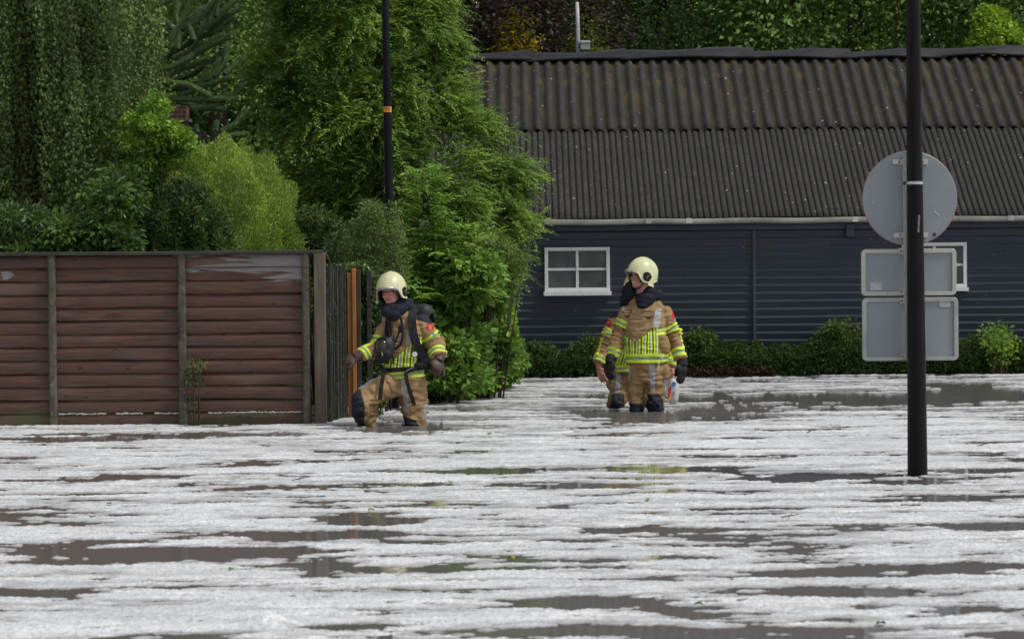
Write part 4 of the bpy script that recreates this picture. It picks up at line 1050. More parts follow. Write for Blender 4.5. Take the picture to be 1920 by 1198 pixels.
# ---- rounded bushes behind the fence
def shell_bush(name, label, px, Y, ztop, rx, ry, zb, mat, n, size, aspect, seed, up=0.8, tone=(0.2, 0.8), freq=3.0, rough_=0.10, base_z=0.0, sx2=1.0):
    rng = np.random.default_rng(seed); c = np.array([at(px, 495, Y).x, Y, 0.0])
    t = thing(name, label, "shrub", (c[0], Y, base_z))
    trunk_mesh(t, (c[0], Y, base_z), (ztop - base_z) * 0.8, 0.05, 8, rng, TWIG, spread=rx * 0.8)
    u = rnd_unit(n, rng); u[:, 1] = np.where(rng.uniform(0, 1, n) < 0.7, -np.abs(u[:, 1]), u[:, 1])
    hz = ztop - zb; lump = 1 + rough_ * 2.2 * n3(u * 1.0 + seed, freq)
    dep = 1 - np.abs(rng.normal(0, 0.08, n)) - (rng.uniform(0, 1, n) < 0.25) * rng.uniform(0, 0.5, n)
    P = c + np.stack([u[:, 0] * rx, u[:, 1] * ry, np.sign(u[:, 2]) * np.abs(u[:, 2]) ** 0.85 * hz], 1) * (lump * dep)[:, None] + np.array([0, 0, zb])
    P = P[P[:, 2] > -0.1]; n = len(P)
    out = unit(P - c - np.array([0, 0, zb]))
    D = out + np.array([0, 0, up]) + rng.normal(0, 0.75, (n, 3))
    stray = rng.uniform(0, 1, n) < 0.05; P = P + out * (stray * rng.uniform(0, 0.09, n))[:, None] * (1 + n3(P, 9.0))[:, None]
    tn = tone[0] + (tone[1] - tone[0]) * (0.5 + 0.8 * n3(P, 3.2, seed) + 0.6 * n3(P, 9.0, seed + 3)) + rng.normal(0, 0.14, n)
    L = size * rng.uniform(0.6, 1.4, n)
    crown("foliage", t, mat, P, D, L, L * aspect, tn, rng, fold=0.05)
    return t
YG = foliage("golden_cypress", [(0.144, 0.230, 0.044), (0.316, 0.460, 0.078), (0.575, 0.719, 0.135)], rough=0.6, trans=0.25)
shell_bush("golden_cypress_bush", "round feathery yellow-green cypress bush peeping over the brown fence", 412, 27.3, at(430, 266, 27.3).z, 0.86, 0.75, 1.1, YG, 170000, 0.030, 0.26, 201, up=0.6, tone=(0.0, 0.95), freq=4.0, rough_=0.11)
DKT = foliage("dark_thuja", [(0.029, 0.056, 0.021), (0.072, 0.122, 0.033), (0.197, 0.277, 0.065)], rough=0.5, trans=0.12)
shell_bush("thuja_bush", "dark green thuja bush in front of the yellow-green cypress", 345, 26.4, at(340, 340, 26.4).z, 0.46, 0.5, 1.2, DKT, 42000, 0.055, 0.30, 202, up=0.1, tone=(0.1, 0.75), freq=4, rough_=0.12)

def scatter_shrub(name, label, cat, px, Y, boxes, mat, n, size, aspect, seed, tone=(0.2, 0.8), up=0.3, hexa=False, stems=9, clumps=60, csize=0.16, base_z=-0.45, group=None, ydep=0.5, flat=0.7):
    """boxes: (px0, py0, px1, py1, weight) regions of the photo filled with leaf clumps at depth Y +- ydep"""
    rng = np.random.default_rng(seed); w = np.array([b[4] for b in boxes], float); w /= w.sum()
    b0_ = at(px, 495, Y); t = thing(name, label, cat, (b0_.x, Y, base_z), group)
    C = []
    for i in range(clumps):
        b = boxes[rng.choice(len(boxes), p=w)]; a, c = rng.uniform(-1, 1), rng.uniform(-1, 1)
        while a * a + c * c > 1: a, c = rng.uniform(-1, 1), rng.uniform(-1, 1)
        q = at((b[0] + b[2]) / 2 + a * (b[2] - b[0]) / 2, (b[1] + b[3]) / 2 + c * (b[3] - b[1]) / 2, Y + rng.uniform(-ydep, ydep)); C.append(q)
    C = np.array([list(c) for c in C]); ctn = rng.uniform(*tone, clumps)
    st = MB()
    for i in rng.choice(clumps, min(stems * 3, clumps), replace=False):
        p = Vector(C[i]); b = Vector((b0_.x + (p.x - b0_.x) * 0.35, Y + (p.y - Y) * 0.4, base_z)); mid = b.lerp(p, 0.55) + Vector((0, 0, 0.08))
        st.tube([b, mid, p], [0.011, 0.008, 0.003], 5)
    st.build("stems", TWIG, t, smooth=True)
    k = rng.integers(0, clumps, n)
    q = rnd_unit(n, rng) * (rng.uniform(0, 1, n) ** 0.5)[:, None] * csize * np.array([1, 1, 0.8])
    P = C[k] + q; keep = P[:, 2] > -0.01; P = P[keep]; q = q[keep]; k = k[keep]; n = len(P)
    D = unit(q + 1e-6) + np.array([0, -0.25, up - 0.4]) + rng.normal(0, 0.5, (n, 3)); U = unit(np.array([0, -0.35, flat]) + rng.normal(0, 0.45, (n, 3)))
    L = size * rng.uniform(0.6, 1.35, n)
    crown("foliage", t, mat, P, D, L, L * aspect, ctn[k] + rng.normal(0, 0.12, n), rng, hexa, U)
    return t
LIME = foliage("lime_leaves", [(0.078, 0.164, 0.026), (0.218, 0.402, 0.052), (0.437, 0.653, 0.089)], rough=0.45, trans=0.35)
BROAD = foliage("broad_green_leaves", [(0.055, 0.128, 0.029), (0.156, 0.304, 0.056), (0.331, 0.528, 0.096)], rough=0.42, trans=0.3)
scatter_shrub("climbing_shrub", "bright young leafy shrub rising behind the fence beside the weeping birch", "shrub", 270, 27.0, [(222, 215, 300, 330, 3), (268, 180, 312, 240, 1), (290, 235, 352, 300, 2), (225, 300, 290, 400, 2)], LIME, 13000, 0.045, 0.6, 301, clumps=110, csize=0.09, hexa=True, base_z=0, tone=(0.1, 0.8))
scatter_shrub("garden_shrub", "dark broad-leaved shrub just above the fence at the left edge", "shrub", 100, 26.2, [(-60, 400, 130, 490, 3), (90, 420, 250, 490, 3), (170, 330, 280, 470, 2)], foliage("laurel_leaves", [(0.045, 0.091, 0.033), (0.088, 0.171, 0.045), (0.175, 0.296, 0.069)], rough=0.35), 14000, 0.065, 0.5, 302, clumps=110, csize=0.15, hexa=True, base_z=0)
scatter_shrub("garden_shrub", "dark leafy shrub between the thuja bush and the fence's right end", "shrub", 600, 27.6, [(540, 400, 660, 490, 2), (580, 440, 660, 560, 1)], DKT, 9000, 0.06, 0.4, 303, clumps=50, csize=0.14, base_z=0)
# ---- thicket between the gate and the barn, spilling down to the flood
def pinnate(name, label, px, Y, rachides, mat, seed, base_z=-0.45):
    """compound leaves: each rachis carries paired drooping leaflets"""
    rng = np.random.default_rng(seed); b0_ = at(px, 495, Y); t = thing(name, label, "shrub", (b0_.x, Y, base_z))
    st = MB(); P, D, L, T = [], [], [], []
    for (ppx, ppy, dx, dy, ln) in rachides:
        o = np.array(at(ppx, ppy, Y + rng.uniform(-0.25, 0.25))); d = np.array([dx, rng.uniform(-0.7, 0.2), dy]); d = d / np.linalg.norm(d)
        nn = 6; tone = rng.uniform(0.35, 0.9)
        pts = [o + d * ln * s + np.array([0, 0, -0.10]) * s * s * (ln / 0.25) for s in np.linspace(0, 1, nn + 1)]
        st.tube([Vector(p) for p in pts[::2]], 0.003, 4, cap=False)
        sd = unit(np.cross(d, np.array([0, 0.3, 1.0]))); 
        for i in range(1, nn + 1):
            for s_ in ((1, -1) if i < nn else (0,)):
                P.append(pts[i]); D.append(d * (0.55 if s_ else 1.0) + sd * s_ * 0.8 + np.array([0, 0, -0.45])); L.append(0.085 * (1.1 - 0.07 * i) * rng.uniform(0.8, 1.15)); T.append(tone + rng.normal(0, 0.08))
    main = sorted({(round(r[0] / 30) * 30) for r in rachides})
    for mx in main:
        top = min((r[1] for r in rachides if abs(r[0] - mx) < 16), default=500); q = Vector(at(mx, top, Y)); b = Vector((b0_.x + (q.x - b0_.x) * 0.4, Y, base_z))
        st.tube([b, b.lerp(q, 0.6) + Vector((0.02, 0, 0.05)), q], [0.014, 0.010, 0.004], 6)
    st.build("stems", TWIG, t, smooth=True)
    P, D, L, T = map(np.array, (P, D, L, T)); n = len(P); U = unit(np.array([0, -0.4, 1.0]) + rng.normal(0, 0.25, (n, 3)))
    crown("foliage", t, mat, P, D, L, L * 0.34, T, rng, True, U, fold=0.06)
    return t
rng = np.random.default_rng(404); R1 = []
def spire(px, ytop, ybot, wtop, wbot, n, lst):
    for i in range(n):
        f = rng.uniform(0, 1) ** 0.8; y = ytop + (ybot - ytop) * f; w = wtop + (wbot - wtop) * f; s = rng.choice([-1, 1])
        lst.append((px + s * w * rng.uniform(0.0, 0.75), y, s * rng.uniform(0.3, 1.0), rng.uniform(0.25, 0.75), rng.uniform(0.18, 0.30)))
spire(797, 318, 570, 4, 72, 230, R1); spire(872, 420, 570, 6, 48, 100, R1); spire(750, 430, 590, 8, 48, 90, R1); spire(830, 400, 560, 20, 60, 60, R1)
EL = foliage("elder_leaves", [(0.148, 0.315, 0.053), (0.265, 0.510, 0.083), (0.463, 0.720, 0.120)], rough=0.45, trans=0.35)
pinnate("elder_shrub", "fresh green elder with tiers of drooping compound leaves behind the lamp post foot", 800, 27.6, R1, EL, 405)
scatter_shrub("wispy_shrub", "thin dull-leaved wispy shrub wrapped round the lamp post foot", "shrub", 705, 26.3, [(655, 400, 725, 530, 2), (690, 380, 705, 430, 1), (700, 440, 765, 540, 2), (735, 390, 750, 450, .5)], foliage("wispy_leaves", [(0.069, 0.108, 0.035), (0.137, 0.215, 0.058), (0.254, 0.332, 0.098)]), 8000, 0.034, 0.45, 304, clumps=120, csize=0.10, ydep=0.3)
scatter_shrub("leafy_thicket", "dense broad-leaved thicket directly behind the firefighter with the air cylinder", "shrub", 790, 28.0, [(700, 490, 880, 620, 3), (720, 590, 900, 700, 3), (730, 660, 900, 745, 3), (800, 480, 930, 560, 2)], BROAD, 30000, 0.075, 0.75, 305, clumps=240, csize=0.17, hexa=True, ydep=0.7)
scatter_shrub("bramble_thicket", "lime-tipped bramble mass bulging out toward the flood left of the barn wall", "shrub", 880, 29.3, [(820, 520, 945, 620, 2), (830, 580, 950, 700, 3), (830, 640, 945, 727, 3), (860, 660, 935, 715, 2)], LIME, 16000, 0.075, 0.78, 306, clumps=150, csize=0.15, hexa=True, ydep=0.5, tone=(0.0, 0.6))
scatter_shrub("bramble_thicket", "dark low bramble at the flood edge behind the two wading firefighters' left", "shrub", 915, 31.0, [(860, 600, 960, 718, 3), (900, 640, 975, 712, 2)], BROAD, 10000, 0.065, 0.7, 307, clumps=90, csize=0.15, hexa=True, ydep=0.5)
scatter_shrub("hawthorn", "hawthorn with arching pale-tipped branches reaching toward the barn window", "shrub", 900, 28.8, [(840, 430, 900, 520, 2), (880, 440, 930, 500, 2), (910, 450, 960, 500, 1.5), (940, 480, 985, 500, .8), (880, 500, 950, 570, 2), (930, 500, 975, 530, .8)], foliage("hawthorn_leaves", [(0.072, 0.118, 0.032), (0.162, 0.234, 0.054), (0.360, 0.450, 0.108)]), 11000, 0.034, 0.6, 308, clumps=150, csize=0.085, ydep=0.4)
scatter_shrub("ivy", "ivy covering the garden gate beside the orange post", "climber", 697, 25.62, [(676, 520, 712, 640, 3), (680, 600, 720, 780, 3), (618, 500, 690, 520, 1.0), (614, 520, 650, 760, 1.2)], foliage("ivy_leaves", [(0.054, 0.099, 0.032), (0.108, 0.198, 0.054), (0.306, 0.396, 0.180)], rough=0.3), 11000, 0.042, 0.8, 309, clumps=260, csize=0.06, hexa=True, ydep=0.08)
scatter_shrub("weed", "small flowering weed growing at the foot of the fence's middle concrete post", "plant", 362, 24.2, [(355, 668, 380, 700, 2), (345, 695, 370, 730, 1), (348, 730, 368, 790, 2)], foliage("weed_leaves", [(0.03, 0.055, 0.02), (0.06, 0.10, 0.03), (0.30, 0.32, 0.14)]), 420, 0.032, 0.4, 310, clumps=22, csize=0.055, ydep=0.04, stems=1, tone=(0.1, 0.9))
# ---- low growth along the barn wall
HC = foliage("bank_leaves", [(0.022, 0.045, 0.012), (0.050, 0.095, 0.020), (0.131, 0.208, 0.036)], trans=0.2)
rng = np.random.default_rng(501); n = 190000
pxs = rng.uniform(930, 2250, n)
topy = np.interp(pxs, [930, 960, 1010, 1045, 1095, 1140, 1300, 1400, 1500, 1545, 1610, 1680, 1800, 1870, 1930, 2250], [655, 650, 652, 662, 648, 660, 636, 650, 652, 628, 628, 645, 645, 640, 650, 645]) + 16 * perlin(pxs / 17.0, pxs * 0, 71) + 9 * perlin(pxs / 6.0, pxs * 0 + 3, 72)
yy = 34.05 + rng.uniform(-0.42, 0.36, n)
X_ = at(960, 495, 34.05).x + (pxs - 960) / FPX * 34.05
ztop = (1.35 + (492 - topy) / FPX * 34.05) * (1 - 0.45 * np.clip((33.9 - yy) / 0.35, 0, 1)); zz_ = rng.uniform(0, 1, n) ** 0.6 * ztop
P = np.stack([X_, yy, zz_], 1); D = rng.normal(0, 0.6, (n, 3)) + np.array([0, -0.3, 0.3])
ton = 0.40 + 0.55 * n3(P, 2.6) + rng.normal(0, 0.13, n)
L = 0.036 * rng.uniform(0.5, 1.4, n)
o = crown("bank_undergrowth", None, HC, P, D, L, L * 0.6, ton, rng, base=(0, 0, 0)); o['kind'] = 'stuff'
DRY = foliage("dead_leaves", [(0.020, 0.011, 0.007), (0.037, 0.020, 0.012), (0.055, 0.033, 0.019)], trans=0.1)
n = 2600; a_ = rng.uniform(1285, 1450, n); P = np.stack([at(960, 495, 33.6).x + (a_ - 960) / FPX * 33.6, 33.62 + rng.uniform(-0.1, 0.1, n), rng.uniform(-0.02, 0.11, n) + 0.06 * perlin(a_ / 20, a_ * 0, 5)], 1)
o = crown("dead_leaf_litter", None, DRY, P, rnd_unit(n, rng), 0.04, 0.025, rng.uniform(0, 1, n), rng, base=(0, 0, 0)); o['kind'] = 'stuff'
BG_ = "bushes against the barn wall"
for (px, b_, lb, mt, sd) in ((1600, [(1530, 610, 1640, 690, 3), (1550, 602, 1600, 650, 1)], "taller leafy bush against the barn wall left of the sign backs", HC, 601), (1098, [(1078, 640, 1122, 700, 3)], "small soft bush against the barn wall behind the bare hand", HC, 602),
                             (1015, [(975, 650, 1045, 705, 3)], "sparse weedy bush below the barn's left window", HC, 603), (1870, [(1845, 612, 1895, 650, 2), (1860, 630, 1900, 680, 2)], "pale-leaved sapling by the barn wall at the right edge", LIME, 604), (1300, [(1282, 624, 1335, 690, 2)], "leafy bush beside the gloved hand against the barn wall", HC, 605)):
    scatter_shrub("wall_bush", lb, "shrub", px, 34.0 if mt is HC else 33.6, b_, mt, 3000 if mt is HC else 900, 0.05, 0.6, sd, clumps=45, csize=0.12, ydep=0.25, group=BG_)
# thin grass and nettle stalks standing out of the undergrowth
# ---- things afloat on the hail
LG = "leaves floating on the hail"
TG = "twigs floating on the hail"
fl = [(1422, 807, 0, 'leaf', "green leaf lying on the hail right of the wading firefighters"), (920, 814, 0, 'leaf', "small green leaf on the hail in front of the left firefighter"), (1820, 885, 0, 'leaf', "green leaf afloat just right of the sign pole foot"), (1320, 1135, 0, 'leaf', "bright green leaf low in the frame right of centre"), (690, 958, 0, 'leaf', "yellow-green leaf beside the dark lead below the left firefighter"),
      (1215, 938, 0, 'leaf', "leaf on hail below the standing firefighters"), (430, 1070, 0, 'leaf', "pale green leaf on hail in the left foreground"), (290, 806, 0, 'leaf', "yellowish leaf at the foot of the brown fence"), (845, 906, 0, 'leaf', "dull green leaf by the narrow lead in mid water"), (1660, 1170, 0, 'leaf', "leaf near the bottom edge under the sign reflection"), (200, 946, 0, 'leaf', "small leaf on slush at the left"), (965, 1048, 0, 'leaf', "orange-yellow leaf on the edge of a lead at bottom centre"),
      (1515, 812, 1, 'twig', "dark bent twig on the hail between firefighters and sign pole"), (1360, 845, 1, 'twig', "small dark twig stub standing out of the hail"), (1218, 816, 1, 'twig', "thin twig on hail just in front of the standing firefighters"), (1840, 836, 1, 'twig', "thin twig right of the sign pole"), (1478, 970, 1, 'twig', "small brown twig in the right middle hail"), (1068, 808, 1, 'twig', "fine twig left of the standing firefighters' wake"), (560, 900, 1, 'twig', "small twig on hail in front of the fence corner")]
LFM = [varied("floating_leaf_green", (0.10, 0.20, 0.03), (0.16, 0.28, 0.05), 30, 0.4), varied("floating_leaf_yellow", (0.42, 0.36, 0.05), (0.30, 0.30, 0.05), 30, 0.4)]
rng = np.random.default_rng(8)
for (px, py, k, kind_, lb) in fl:
    p = onwater(px, py, 0.006); mb = MB()
    if k == 0:
        a = rng.uniform(0, 6.28); L = rng.uniform(0.035, 0.055); d = Vector((math.cos(a), math.sin(a), 0)); s = Vector((-math.sin(a), math.cos(a), 0)); up = Vector((0, 0, 1)); pts = []
        for t_, w_, h_ in ((0, 0.0, 0.0), (0.25, 0.28, 0.010), (0.55, 0.30, 0.016), (0.8, 0.18, 0.010), (1.0, 0.0, 0.002)):
            pts.append([p + d * L * t_ - s * L * w_ + up * h_, p + d * L * t_ + up * (h_ * 0.5), p + d * L * t_ + s * L * w_ + up * (h_ * 1.1)])
        mb.loft(pts, closed=False, cap=False); o = mb.build("floating_leaf", LFM[1 if ('yellow' in lb) else 0], base=tuple(p), smooth=True)
        sm = o.modifiers.new("thickness", 'SOLIDIFY'); sm.thickness = 0.0008; tag(o, lb, "leaf", LG)
    else:
        a = rng.uniform(-0.6, 0.6); L = rng.uniform(0.05, 0.09); d = Vector((math.cos(a), math.sin(a), 0.12 if 'bent' not in lb else 0.3)).normalized()
        mb.tube([p - d * L, p + Vector((0, 0, 0.010)), p + d * L + Vector((0, 0, 0.012))], [0.002, 0.0035, 0.0015], 6); mb.tube([p, p + Vector((L * 0.4, 0.02, 0.025))], [0.002, 0.001], 5)
        tag(mb.build("floating_twig", TWIG, base=tuple(p), smooth=True), lb, "twig", TG)
# flat pale floe left of the wading men
p0 = onwater(1002, 809, 0.012); mb = MB(); n_ = 30; R0 = [Vector((p0.x + math.cos(a) * 0.30 * (1 + 0.1 * math.sin(3 * a)), p0.y + math.sin(a) * 0.26, 0.0)) for a in np.linspace(0, 2 * math.pi, n_, endpoint=False)]
mb.loft([[v + Vector((0, 0, -0.02)) for v in R0], [v + Vector((0, 0, 0.012)) for v in R0], [p0 + (v - p0) * 0.94 + Vector((0, 0, 0.019 - (v.z))) * 1 for v in R0]])
tag(mb.build("ice_slab", varied("wet_ice", (0.72, 0.73, 0.74), (0.82, 0.83, 0.84), 5, 0.25), base=tuple(p0), smooth=False), "smooth flat pale ice slab floating left of the standing firefighters", "ice")
# ================================================================== FIREFIGHTERS
def inside(x, lo, hi): return np.minimum(x - lo, hi - x)
def remeshed(mb, voxel=0.006, smooth_it=4, fac=0.5):
    me = bpy.data.meshes.new("tmp"); me.from_pydata([tuple(v) for v in mb.v], [], mb.f); me.update()
    o = bpy.data.objects.new("tmp", me); COL.objects.link(o)
    md = o.modifiers.new("r", 'REMESH'); md.mode = 'VOXEL'; md.voxel_size = voxel; md.use_smooth_shade = True
    if smooth_it: s = o.modifiers.new("s", 'SMOOTH'); s.factor = fac; s.iterations = smooth_it
    dg = bpy.context.evaluated_depsgraph_get(); dg.update()
    m2 = bpy.data.meshes.new_from_object(o.evaluated_get(dg))
    bpy.data.objects.remove(o); bpy.data.meshes.remove(me)
    n = len(m2.vertices); V = np.empty(n * 3, np.float32); m2.vertices.foreach_get("co", V); V = V.reshape(-1, 3)
    N = np.empty(n * 3, np.float32); m2.vertices.foreach_get("normal", N); N = N.reshape(-1, 3)
    F = np.array([tuple(p.vertices) if len(p.vertices) == 4 else tuple(p.vertices) + (p.vertices[-1],) * (4 - len(p.vertices)) for p in m2.polygons if len(p.vertices) <= 4], dtype=np.int32)
    q = F[F[:, 2] != F[:, 3]]; t = F[F[:, 2] == F[:, 3]][:, :3]
    bpy.data.meshes.remove(m2)
    return V, N, [q, t]
def noise3(P, s, seed=0.0):
    return np.array([mnoise.noise(Vector((p[0] * s + seed, p[1] * s, p[2] * s - seed))) for p in P])
def noise3a(P, sx, sy, sz, seed=0.0):
    return np.array([mnoise.noise(Vector((p[0] * sx + seed, p[1] * sy, p[2] * sz - seed))) for p in P])
def vnormals(V, Fs):
    N = np.zeros_like(V)
    for F in Fs:
        if len(F) == 0: continue
        a = V[F[:, 0]]; b = V[F[:, 1]]; c = V[F[:, 2]]; fn = np.cross(b - a, c - a)
        for k in range(F.shape[1]): np.add.at(N, F[:, k], fn)
    return N / np.maximum(np.linalg.norm(N, axis=1, keepdims=True), 1e-9)
def bone_param(P, chain):
    """nearest point on a joint chain: returns t (0..k-1), distance, radial vector"""
    bt = np.zeros(len(P)); bd = np.full(len(P), 9.0); br = np.zeros_like(P)
    for i in range(len(chain) - 1):
        a = np.array(chain[i]); b = np.array(chain[i + 1]); d = b - a; t = np.clip(((P - a) @ d) / (d @ d), 0, 1)
        q = P - (a + t[:, None] * d); ds = np.linalg.norm(q, axis=1); m_ = ds < bd
        bt[m_] = i + t[m_]; bd[m_] = ds[m_]; br[m_] = q[m_]
    return bt, bd, br

# --- cloth materials: flat trims are separate woven tapes whose outlines are stored as signed distances
def turnout(name, base_a=(0.24, 0.150, 0.068), base_b=(0.43, 0.285, 0.145)):
    m = NT(name); v = m.coords()
    f = m.ramp(m.noise(v, 7, 5, 0.65), [(0.3, 0.0), (0.7, 1.0)]); c = m.mix(f, base_a, base_b)
    c = m.mix(m.ramp(m.noise(v, 16, 5, 0.7), [(0.55, 0.0), (0.72, 0.45)]), c, (0.12, 0.08, 0.045))
    def lay(c, attr, col): return m.mix(m.math('GREATER_THAN', m.attr(attr), 0.0), c, col)
    dirt = m.noise(v, 22, 4, 0.7)
    c = lay(c, "seam", (0.075, 0.050, 0.026))
    c = lay(c, "gap", (0.13, 0.15, 0.025))
    c = lay(c, "lime", m.mix(m.ramp(dirt, [(0.45, 0.0), (0.8, 0.6)]), (0.72, 0.93, 0.06), (0.52, 0.60, 0.08)))
    c = lay(c, "grey", m.mix(f, (0.28, 0.34, 0.22), (0.36, 0.41, 0.30)))
    c = lay(c, "silver", m.mix(f, (0.33, 0.33, 0.34), (0.46, 0.46, 0.47)))
    c = lay(c, "navy", m.mix(f, (0.016, 0.018, 0.028), (0.034, 0.037, 0.052)))
    c = lay(c, "red", (0.50, 0.035, 0.030)); c = lay(c, "badge", (0.68, 0.22, 0.16))
    geo = m.n('NewGeometry'); sep = m.n('SeparateXYZ'); m.l(geo.outputs['Position'], sep.inputs[0])
    wet = m.ramp(m.math('ADD', sep.outputs[2], m.math('MULTIPLY', m.noise(v, 9, 4), 0.16)), [(0.13, 1.0), (0.24, 0.0)])
    c = m.mix(m.math('MULTIPLY', wet, 0.55), c, m.mix(1.0, c, (0.35, 0.33, 0.30), 'MULTIPLY'))
    m.color(c).rough(m.ramp(wet, [(0.0, 0.82), (1.0, 0.45)])); m.b.inputs['Specular IOR Level'].default_value = 0.25
    m.bump(m.noise(v, 55, 4, 0.7), 0.35, 0.004); return m.m
TURN = turnout("turnout_cloth")
ATTRS = ("gap", "seam", "lime", "grey", "silver", "navy", "red", "badge")
def blank(n): return {a: np.full(n, -1.0) for a in ATTRS}
m = NT("skin"); v = m.coords(); f = m.ramp(m.noise(v, 25, 4), [(0.3, 0.0), (0.7, 1.0)])
c = m.mix(f, (0.46, 0.20, 0.15), (0.58, 0.30, 0.22))
for a_, col in (("ruddy", (0.52, 0.18, 0.13)), ("lip", (0.36, 0.12, 0.10)), ("teeth", (0.72, 0.66, 0.58)), ("dark", (0.045, 0.022, 0.018))):
    c = m.mix(m.math('MULTIPLY', m.math('GREATER_THAN', m.attr(a_), 0.0), 0.9 if a_ != "ruddy" else 0.4), c, col)
m.color(c).rough(0.5); m.b.inputs['Subsurface Weight'].default_value = 0.12; m.b.inputs['Subsurface Scale'].default_value = 0.01; SKIN = m.m
HOOD = varied("navy_knit_hood", (0.010, 0.012, 0.020), (0.024, 0.028, 0.042), 9, 0.9, 0.5, 70, 0.004, spec=0.2)
BLKG = varied("black_glove", (0.010, 0.010, 0.012), (0.028, 0.028, 0.031), 12, 0.6, 0.5, 60, 0.004, spec=0.3)
BRNG = varied("wet_brown_glove", (0.040, 0.022, 0.017), (0.085, 0.052, 0.043), 12, 0.55, 0.5, 60, 0.004)
m = NT("luminous_helmet"); v = m.coords(); c = m.mix(m.ramp(m.noise(v, 9, 5, 0.6), [(0.35, 0.0), (0.7, 1.0)]), (0.72, 0.72, 0.42), (0.62, 0.62, 0.36))
c = m.mix(m.ramp(m.noise(v, 34, 6, 0.8), [(0.58, 0.0), (0.70, 0.5)]), c, (0.30, 0.26, 0.16))
m.color(c).rough(0.33); m.b.inputs['Coat Weight'].default_value = 0.2; HELM = m.m
BLKP = varied("black_plastic", (0.005, 0.005, 0.006), (0.012, 0.012, 0.013), 12, 0.5, spec=0.25)
VIS = varied("silver_visor_edge", (0.32, 0.33, 0.32), (0.50, 0.51, 0.50), 12, 0.3, metal=0.4)
STRAPM = varied("black_webbing", (0.012, 0.012, 0.014), (0.028, 0.028, 0.030), 20, 0.85, 0.3, 120, 0.002, spec=0.2)
SILM = varied("metal_clip", (0.55, 0.55, 0.55), (0.7, 0.7, 0.7), 20, 0.3, metal=0.5)

def head_frame(Hc, yaw, pitch=0.0, roll=0.0):
    """yaw 0 faces the camera (-Y), positive turns toward image left"""
    R = Matrix.Rotation(-yaw, 4, 'Z') @ Matrix.Rotation(roll, 4, 'Y') @ Matrix.Rotation(pitch, 4, 'X')
    R = R.to_3x3()
    # local axes: x = image right, y = back, z = up ; face looks along -y
    return lambda x, y, z: Vector(Hc) + R @ Vector((x, y, z)), R
def add_head(mb, H, R, s=1.0):
    e = lambda c, r, n=20, k=14: mb.ellipsoid(H(*[a * s for a in c]), [a * s for a in r], n, k, R)
    e((0, 0.010, 0.030), (0.076, 0.094, 0.096)); e((0, -0.022, -0.030), (0.062, 0.066, 0.078)); e((0, -0.040, -0.078), (0.043, 0.044, 0.036))
    e((0, -0.070, -0.092), (0.022, 0.017, 0.016), 12, 8)
    for k in (-1, 1):
        e((k * 0.036, -0.064, -0.030), (0.024, 0.020, 0.022), 12, 8); e((k * 0.080, 0.012, -0.012), (0.010, 0.020, 0.032), 10, 8)
        e((k * 0.030, -0.080, 0.022), (0.026, 0.010, 0.008), 12, 8); e((k * 0.031, -0.074, 0.004), (0.013, 0.011, 0.010), 12, 8)
    mb.tube([H(0, -0.078 * s, 0.012 * s), H(0, -0.096 * s, -0.012 * s), H(0, -0.106 * s, -0.030 * s), H(0, -0.092 * s, -0.038 * s)], [0.008 * s, 0.009 * s, 0.0125 * s, 0.010 * s], 10)
    for k in (-1, 1): e((k * 0.012, -0.090, -0.034), (0.009, 0.010, 0.008), 8, 6)
    e((0, -0.086, -0.056), (0.022, 0.010, 0.006), 12, 6); e((0, -0.083, -0.068), (0.020, 0.010, 0.007), 12, 6)
def add_limb(mb, pts, rs, n=16):
    """a smooth chain with rounded joints"""
    P = [Vector(p) for p in pts]; Q, Rr = [], []
    for i in range(len(P) - 1):
        for k in range(4):
            t = k / 4; Q.append(P[i].lerp(P[i + 1], t)); Rr.append(rs[i] * (1 - t) + rs[i + 1] * t)
    Q.append(P[-1]); Rr.append(rs[-1])
    mb.tube(Q, Rr, n)
    for p, r in zip(P[:-1], rs[:-1]): mb.ellipsoid(p, (r, r, r), 14, 8)
